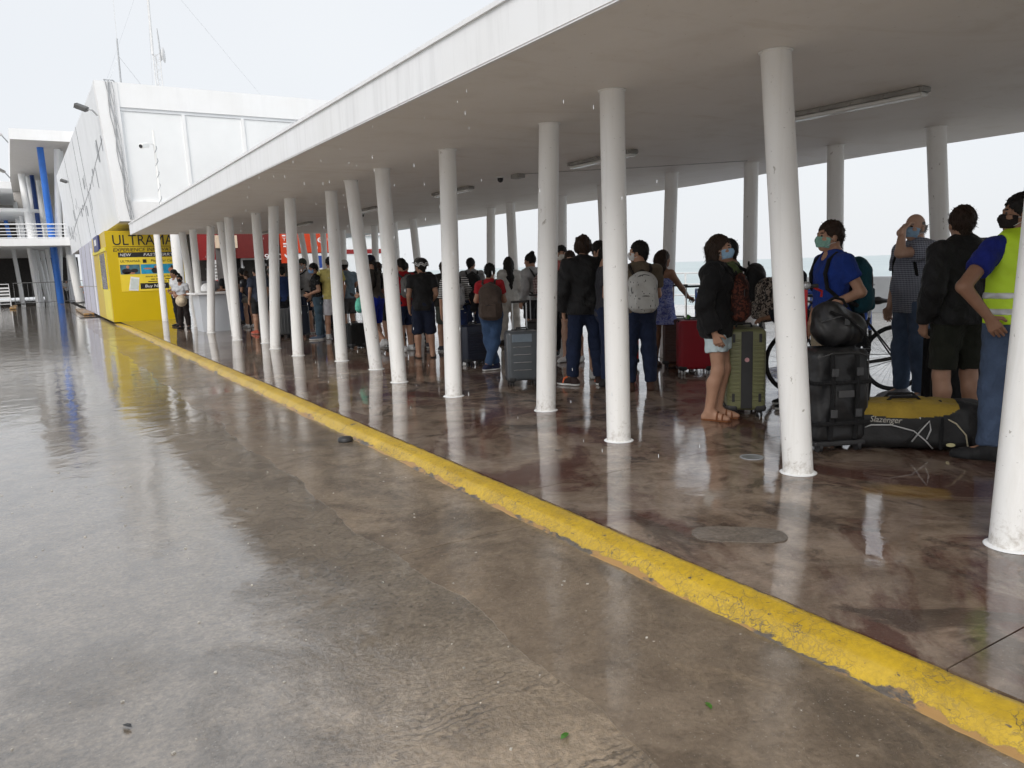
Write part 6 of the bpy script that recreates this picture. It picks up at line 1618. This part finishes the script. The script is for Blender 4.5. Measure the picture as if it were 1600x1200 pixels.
b = MB(); b.tube([(-.10, 0, .34), (-.02, 0, .38), (.06, 0, .36), (.1, 0, .30)], .012, 6); b.build('handle', m_strap, dr)

# yellow and black sports holdall
hb = empty('sports_holdall', (5.47, 3.18, 0)); hb.rotation_euler = (0, 0, R(-49)); tag(hb, 'black and yellow wheeled sports holdall lying on the floor', 'luggage')
L = .90
F = Field((-.6, -.28, -.02), (.6, .28, .5), .0095); F.rbox((0, 0, .185), (L / 2, .185, .165), .07, .02); F.el((-.02, 0, .23), (.40, .165, .135), .06); F.el((.30, 0, .18), (.19, .19, .17), .05); F.folds(.004, 41, .5); F.cut((0, 0, -1), -.018)
m_hb = M('black_holdall_fabric', (0.010, 0.010, 0.011), .6, .15, 9, bump=.3, bscale=30); m_hy = cloth((0.33, 0.225, 0.035), 'mustard_panel'); m_hg = cloth((0.035, 0.033, 0.033), 'charcoal_panel')
def hmat(c):
    lim = .295 - .045 * np.cos(np.clip((c[:, 0] + .12) / .35, -1, 1) * 1.5)
    yel = (c[:, 2] > lim + np.maximum(0, c[:, 0] - .18) * .5) & (c[:, 0] < .24) & (c[:, 0] > -.44)
    ch = (c[:, 0] > .30 + .25 * np.maximum(0, .2 - c[:, 2])) & ~yel
    return np.where(yel, 1, np.where(ch, 2, 0))
field_obj('bag_body', F, [m_hb, m_hy, m_hg], hb, midx_fn=hmat)
m_pipe = M('grey_piping', (0.40, 0.40, 0.40), .5)
yf = -.192
for nm, pts, m in (('piping', [(-.44, yf + .045, .14), (-.33, yf, .195), (-.2, yf - .004, .20), (-.05, yf - .006, .16), (.03, yf - .004, .09), (.08, yf + .01, .03)], m_pipe),
                   ('piping', [(-.10, yf - .002, .06), (-.03, yf - .004, .16), (.04, yf, .235)], m_zip), ('piping', [(-.06, yf - .004, .08), (-.0, yf - .006, .17), (.05, yf - .002, .235), (.06, yf - .006, .17), (.035, yf - .008, .1)], m_pipe),
                   ('piping', [(.12, yf + .02, .275), (.22, yf - .004, .22), (.285, yf - .006, .14), (.30, yf - .002, .06), (.315, yf + .02, .03)], M('cream_piping', (0.45, 0.40, 0.28), .5)),
                   ('piping', [(-.43, yf + .05, .22), (-.40, yf + .02, .12), (-.39, yf + .03, .05)], m_pipe), ('yellow_trim', [(.40, yf + .03, .15), (.455, -.02, .19), (.46, .05, .20)], m_hy)):
    b = MB(); b.tube(pts, .0055, 6); b.build(nm, m, hb, smooth=True)
lettering('Slazenger', .062, M('grey_lettering', (0.36, 0.34, 0.30), .5), hb, (-.345, yf - .010, .222), (1, 0, -.08), (.0, .12, 1), .004, .25, .215)
lettering('Slazenger', .045, MATS['grey_lettering'], hb, (.468, -.12, .075), (.12, 1, .05), (-.1, 0, 1), .004, .25, .20)
b = MB(); b.prism([(.455, -.06, .25), (.452, -.03, .27), (.448, .0, .265), (.445, .04, .285), (.452, .01, .25), (.46, .03, .235), (.46, -.0, .245), (.458, -.03, .235)], (.012, 0, 0)); b.build('leaping_emblem', MATS['grey_lettering'], hb)
b = MB(); b.sheet([(.19 + .03 * math.cos(a * math.pi / 8), yf - .0105, .065 + .014 * math.sin(a * math.pi / 8)) for a in range(16)]); b.build('oval_badge', M('badge_cream', (0.5, 0.46, 0.25), .5), hb)
for sy in (-.13, .13):
    b = MB(); b.lathe([(.012, -.012), (.033, -.011), (.033, .011), (.012, .012)], (.40, sy, .033), 16, 'Y'); b.build('wheel', m_dark, hb, smooth=True, auto=35)
for sy in (-.06, .06):
    b = MB(); b.tube([(-.22, sy, .345), (-.18, sy * 1.2, .385), (-.02, sy * 1.2, .39), (.03, sy, .345)], .011, 6); b.build('handle', m_strap, hb)

# black shoulder bag behind the blue tee
sb = empty('shoulder_bag', (6.02, 3.98, 0)); sb.rotation_euler = (0, R(-10), R(-28)); tag(sb, 'black shoulder bag hanging at the hip of the royal blue tee wearer', 'bag')
F = Field((-.25, -.15, .5), (.25, .15, 1.05), .011); F.rbox((0, 0, .80), (.13, .055, .15), .03, .02); F.folds(.005, 8); field_obj('bag_body', F, cloth((0.013, 0.014, 0.017)), sb)
b = MB(); b.tube([(.10, 0, .93), (.02, -.02, 1.08), (-.1, -.06, 1.26), (-.2, -.08, 1.40)], .012, 6); b.build('strap', m_strap, sb)

# ================================================================ BICYCLE
m_tyre = M('tyre_rubber', (0.012, 0.012, 0.012), .7); m_frame = M('black_bike_frame', (0.012, 0.012, 0.013), .3)
def bike(name, label, loc, rz, fm, parts=True):
    e = empty(name, loc, R(rz)); tag(e, label, 'bicycle')
    Rw = .335
    for x in (-.5, .52):
        b = MB(); b.tube([(x + Rw * math.cos(a * math.pi / 18), 0, Rw + .012 + Rw * math.sin(a * math.pi / 18)) for a in range(36)], .016, 8, closed=True); t_ = b.build('wheel', m_tyre, e, smooth=True)
        b = MB(); b.tube([(x + (Rw - .022) * math.cos(a * math.pi / 18), 0, Rw + .012 + (Rw - .022) * math.sin(a * math.pi / 18)) for a in range(36)], .010, 6, closed=True); b.build('rim', m_frame, t_, smooth=True)
        b = MB()
        for k in range(28):
            a = 2 * math.pi * k / 28; b.tube([(x + .02 * math.cos(a + 1.3 * (-1) ** k), .025 * (-1) ** k, Rw + .012 + .02 * math.sin(a + 1.3 * (-1) ** k)), (x + (Rw - .03) * math.cos(a), 0, Rw + .012 + (Rw - .03) * math.sin(a))], .0014, 4)
        b.build('spokes', m_metal, t_)
        b = MB(); b.lathe([(.012, -.05), (.022, -.03), (.018, 0), (.022, .03), (.012, .05)], (x, 0, Rw + .012), 14, 'Y'); b.build('hub', m_dark, t_, smooth=True)
    bb_, st, hd_, ra, fa = (-.07, 0, .29), (-.22, 0, .78), (.36, 0, .80), (-.5, 0, .347), (.52, 0, .347)
    hl_ = (.40, 0, .66)
    for nm, a, c, r in (('seat_tube', bb_, st, .016), ('top_tube', (-.205, 0, .74), hd_, .016), ('down_tube', bb_, hl_, .019), ('head_tube', (.35, 0, .83), (.41, 0, .63), .02)):
        b = MB(); b.tube([a, c], r, 10); b.build(nm, fm, e, smooth=True, auto=40)
    for sy in (-.035, .035):
        b = MB(); b.tube([(-.21, sy * .3, .73), (-.5, sy * 1.4, .347)], .009, 8); b.build('seat_stay', fm, e)
        b = MB(); b.tube([(-.07, sy, .29), (-.5, sy * 1.4, .347)], .010, 8); b.build('chain_stay', fm, e)
        b = MB(); b.tube([(.41, sy * .9, .63), (.46, sy * 1.3, .5), (.52, sy * 1.4, .347)], .011, 8); b.build('fork', fm, e)
    b = MB(); b.tube([(-.215, 0, .76), (-.245, 0, .93)], .013, 8); b.build('seat_post', m_metal, e)
    F = Field((-.45, -.12, .88), (-.05, .12, 1.02), .007); F.el((-.32, 0, .95), (.11, .075, .026), .02); F.rc((-.3, 0, .955), (-.13, 0, .95), .04, .018, .03, .9); field_obj('saddle', F, m_dark, e)
    b = MB(); b.tube([(.35, 0, .83), (.34, 0, .93), (.40, 0, .96)], .013, 8); b.tube([(.36, -.29, .99), (.40, -.1, .965), (.40, .1, .965), (.36, .29, .99)], .012, 8); b.build('handlebar', m_dark, e)
    b = MB(); b.lathe([(.03, -.004), (.09, -.004), (.092, 0), (.09, .004), (.03, .004)], (-.07, -.05, .29), 24, 'Y'); b.build('chainring', m_dark, e)
    b = MB(); b.tube([(-.07, -.065, .29), (-.02, -.075, .13)], .010, 6); b.box((-.01, -.12, .12), (.09, .08, .02)); b.build('crank', m_dark, e)
    b = MB(); b.tube([(-.07, .065, .29), (-.12, .075, .45)], .010, 6); b.box((-.13, .12, .46), (.09, .08, .02)); b.build('crank', m_dark, e)
    b = MB(); b.tube([(-.07, -.05, .385), (-.5, -.05, .382), (-.545, -.05, .347), (-.5, -.05, .312), (-.07, -.05, .195)], .004, 4); b.build('chain', m_metal, e)
    return e
bike('bicycle', 'black bicycle leaning between the blue tee and the checked shirt', (7.20, 4.96, 0), 148, m_frame)
# blue cargo tricycles by the water
def tricycle(label, loc, rz):
    e = empty('cargo_tricycle', loc, R(rz)); tag(e, label, 'tricycle', 'blue cargo tricycles by the water')
    m_bt = M('blue_tricycle_paint', lin(50, 90, 170), .4, .15)
    Rw = .33
    for (x, y) in ((.55, -.42), (.55, .42), (-.75, 0)):
        b = MB(); b.tube([(x + Rw * math.cos(a * math.pi / 14), y, Rw + .02 + Rw * math.sin(a * math.pi / 14)) for a in range(28)], .022, 8, closed=True); t_ = b.build('wheel', m_tyre, e, smooth=True)
        b = MB()
        for k in range(18):
            a = 2 * math.pi * k / 18; b.tube([(x, y + .02 * (-1) ** k, Rw + .02), (x + (Rw - .01) * math.cos(a), y, Rw + .02 + (Rw - .01) * math.sin(a))], .0025, 4)
        b.build('spokes', m_metal, t_)
        b = MB(); b.tube([(x + (Rw + .05) * math.cos(a * math.pi / 14), y, Rw + .02 + (Rw + .05) * math.sin(a * math.pi / 14)) for a in range(1, 14)], .022, 6); b.build('mudguard', m_grey, e)
    for nm, pts in (('basket_rail', [(.1, -.4, .95), (1.0, -.4, .95), (1.0, .4, .95), (.1, .4, .95)]), ('basket_rail', [(.1, -.4, .5), (1.0, -.4, .5), (1.0, .4, .5), (.1, .4, .5)])):
        b = MB(); b.tube(pts, .022, 6, closed=True); b.build(nm, m_bt, e)
    for (x, y) in ((.1, -.4), (1, -.4), (1, .4), (.1, .4), (.55, -.4), (.55, .4)):
        b = MB(); b.tube([(x, y, .45), (x, y, .95)], .018, 6); b.build('basket_post', m_bt, e)
    b = MB(); b.box((.55, 0, .48), (.9, .8, .02)); b.build('basket_floor', m_bt, e)
    b = MB(); b.tube([(.1, 0, .45), (-.2, 0, .38), (-.55, 0, .75)], .024, 8); b.tube([(-.2, 0, .38), (-.75, 0, .35)], .02, 8); b.tube([(-.55, 0, .7), (-.75, 0, .35)], .018, 8); b.build('frame', m_bt, e)
    F = Field((-.75, -.14, .78), (-.35, .14, .92), .012); F.el((-.56, 0, .85), (.13, .1, .035), .02); field_obj('saddle', F, m_dark, e)
    b = MB(); b.tube([(-.56, 0, .7), (-.56, 0, .84)], .016, 6); b.build('seat_post', m_metal, e)
    b = MB(); b.tube([(-.1, -.4, 1.05), (.1, -.4, 1.02), (.1, .4, 1.02), (-.1, .4, 1.05)], .017, 6); b.tube([(.1, 0, 1.02), (.1, 0, .6)], .018, 6); b.build('handlebar', m_metal, e)
tricycle('blue cargo tricycle parked beyond the red suitcase', (9.35, 8.35, 0), 60)
tricycle('blue cargo tricycle parked beyond the person in royal blue tee', (9.0, 6.35, 0), 40)
tricycle('blue cargo tricycle parked beyond the person in black rain jacket', (10.3, 8.1, 0), 70)

# ================================================================ SMALL THINGS ON THE GROUND
def disc(name, loc, r, mat, label, cat, sx=1.0):
    e = empty(name, loc); tag(e, label, cat)
    b = MB(); b.lathe([(r * .78, .003), (r * .8, .006), (r, .005), (r * 1.02, .001)], (0, 0, 0), 32); b.build('rim', m_para, e, smooth=True)
    b = MB(); b.lathe([(.001, .0035), (r * .79, .0035), (r * .79, .0)], (0, 0, 0), 32); b.build('cover', mat, e); e.scale = (sx, 1, 1); return e
m_patch = wet_ground('patch_mortar', (0.135, 0.112, 0.09), (0.18, 0.15, 0.122), (0.26, 0.215, 0.175), seed=13, film=.45, rough_lo=.15, rough_hi=.3, grain=.6)
disc('drain_cover', (4.31, 3.71, 0), .085, m_metal, 'small round floor drain cover behind the leaning near column', 'drain cover')
pat = MB()
pp = []
for k in range(40):
    a = 2 * math.pi * k / 40; c, s_ = math.cos(a), math.sin(a)
    x = .24 * (abs(c) ** .55) * (1 if c > 0 else -1); y = .115 * (abs(s_) ** .75) * (1 if s_ > 0 else -1); pp.append((x + random.uniform(-.004, .004), y + random.uniform(-.004, .004), 0))
pat.prism(pp, (0, 0, .0045)); o = pat.build('mortar_patch', m_patch, walk, loc=(3.0, 2.66, .001)); o.rotation_euler = (0, 0, R(-43))
pk = empty('rubber_cap', (2.26, 6.55, RZ)); tag(pk, 'small black rubber cap lying on the road by the kerb', 'cap')
b = MB(); b.lathe([(.062, .0), (.068, .012), (.064, .036), (.05, .044), (.001, .045)], (0, 0, 0), 20); b.build('cap_body', m_dark, pk, smooth=True)
b = MB(); b.lathe([(.066, .012), (.071, .016), (.066, .02)], (0, 0, 0), 20); b.build('cap_ridge', m_dark, pk, smooth=True)
m_leaf = M('green_leaf', (0.05, 0.16, 0.015), .4, .2)
for k, (x, y, r, lab) in enumerate(((1.30, 1.86, 20, 'small green leaf on the raked concrete nearest the viewer'), (1.80, 1.72, 70, 'small green leaf on the wet road near the kerb'), (0.12, 2.75, 120, 'tiny dark leaf on the wet road far from the kerb'))):
    b = MB(); pts = [(.024, 0), (.010, .008), (-.008, .009), (-.024, .0), (-.008, -.009), (.010, -.008)]
    b.prism([(px, py, .004 + .006 * abs(py) / .012) for px, py in pts], (0, 0, .0015)); o = b.build('leaf', m_leaf if k < 2 else m_dark, None, loc=(x, y, RZ + .004)); o.rotation_euler = (R(6), R(4), R(r)); tag(o, lab, 'leaf', 'fallen leaves')
# scattered grit (nobody could count it)
b = MB()
rg = random.Random(5)
for k in range(420):
    x, y = rg.uniform(-2.5, 2.3), rg.uniform(.8, 7); s_ = rg.choice([.0025, .003, .004, .006])
    b.box((x, y, RZ + s_ * .4), (s_ * rg.uniform(1, 2), s_ * rg.uniform(1, 2), s_), rz=rg.uniform(0, 3))
tag(b.build('grit', M('pale_grit', (0.45, 0.42, 0.37), .7, .5, 40)), 'pale grit scattered over the wet road', 'grit', kind='stuff')
# drips falling from the canopy edge
b = MB()
for k in range(150):
    y = rg.choice([rg.gauss(6.4, 1.2), rg.uniform(2.5, 16), rg.uniform(2.5, 12)]); x = 2.625 + rg.gauss(0, .05)
    z = rg.uniform(.2, 2.7); r_ = rg.choice([.0013, .0017, .0022])
    b.tube([(x, y, z - r_ * 5), (x, y, z - r_ * 2), (x, y, z + r_ * 2), (x, y, z + r_ * 9)], [r_ * .35, r_, r_, r_ * .3], 6)
t = NT('water_drop'); t.set(Base_Color=(0.95, 0.97, 1.0), Roughness=0.03, IOR=1.33, Transmission_Weight=0.2)  # whitish base colour stands in for sky light refracted through the drops
tag(b.build('rain_drops', t.m, smooth=True), 'rain drops dripping from the canopy edge', 'rain', kind='stuff')
# thin cable on the floor
b = MB(); b.tube([(5.9, 7.5, .006), (5.75, 7.35, .006), (5.72, 7.2, .006), (5.85, 7.12, .006), (6.05, 7.25, .006)], .005, 6); tag(b.build('floor_cable', m_dark), 'thin black cable on the floor by the orange-trimmed shoes', 'cable')

for nm, sx in (('L', -.225), ('R', .165)):
    b = MB(); b.tube([(sx - .045, .02, .03), (sx - .03, .03, .085), (sx, .03, .10), (sx + .035, .03, .085), (sx + .05, .02, .03)], .014, 6); o = b.build('shoe_trim', M('orange_trim', (0.7, 0.13, 0.03), .5), P['black'])

# hardware on the near bags
m_buckle = M('matte_buckle', (0.05, 0.05, 0.052), .35, .1); m_label = M('woven_label', (0.07, 0.07, 0.072), .6, .2)
for (x, z) in ((-.09, .60), (.10, .60), (-.09, .30), (.10, .30)):
    b = MB(); b.box((x, -.214, z), (.05, .014, .06), bevel=.004); b.build('buckle', m_buckle, bb)
b = MB(); b.tube([(-.19, -.155, .70), (-.1, -.185, .735), (.1, -.185, .735), (.2, -.155, .70), (.205, -.15, .4), (.2, -.15, .12)], .005, 6); b.build('zip', m_buckle, bb)
b = MB(); b.box((.005, -.206, .44), (.12, .006, .05), bevel=.002); b.build('maker_label', m_label, bb)
b = MB(); b.box((.0, -.168, .20), (.045, .012, .05), bevel=.004); b.build('buckle', m_buckle, dr)
b = MB(); b.tube([(-.2, -.10, .20), (-.05, -.16, .245), (.1, -.168, .17), (.22, -.12, .09)], .006, 6); b.build('seam', m_label, dr)
b = MB(); b.tube([(-.42, -.12, .272), (-.3, -.165, .255), (-.12, -.178, .242), (.06, -.176, .248), (.18, -.15, .285), (.22, -.10, .33)], .006, 6); b.build('zip', m_zip, hb)
b = MB(); b.box((-.02, -.186, .235), (.03, .01, .05), bevel=.003); b.build('zip_pull', m_pipe, hb)
for x in (.13,):
    b = MB(); b.tube([(x, -.188, .03), (x, -.204, .12), (x, -.190, .25), (x + .01, -.12, .335), (x + .01, -.05, .355)], .012, 6); b.build('webbing', m_strap, hb)
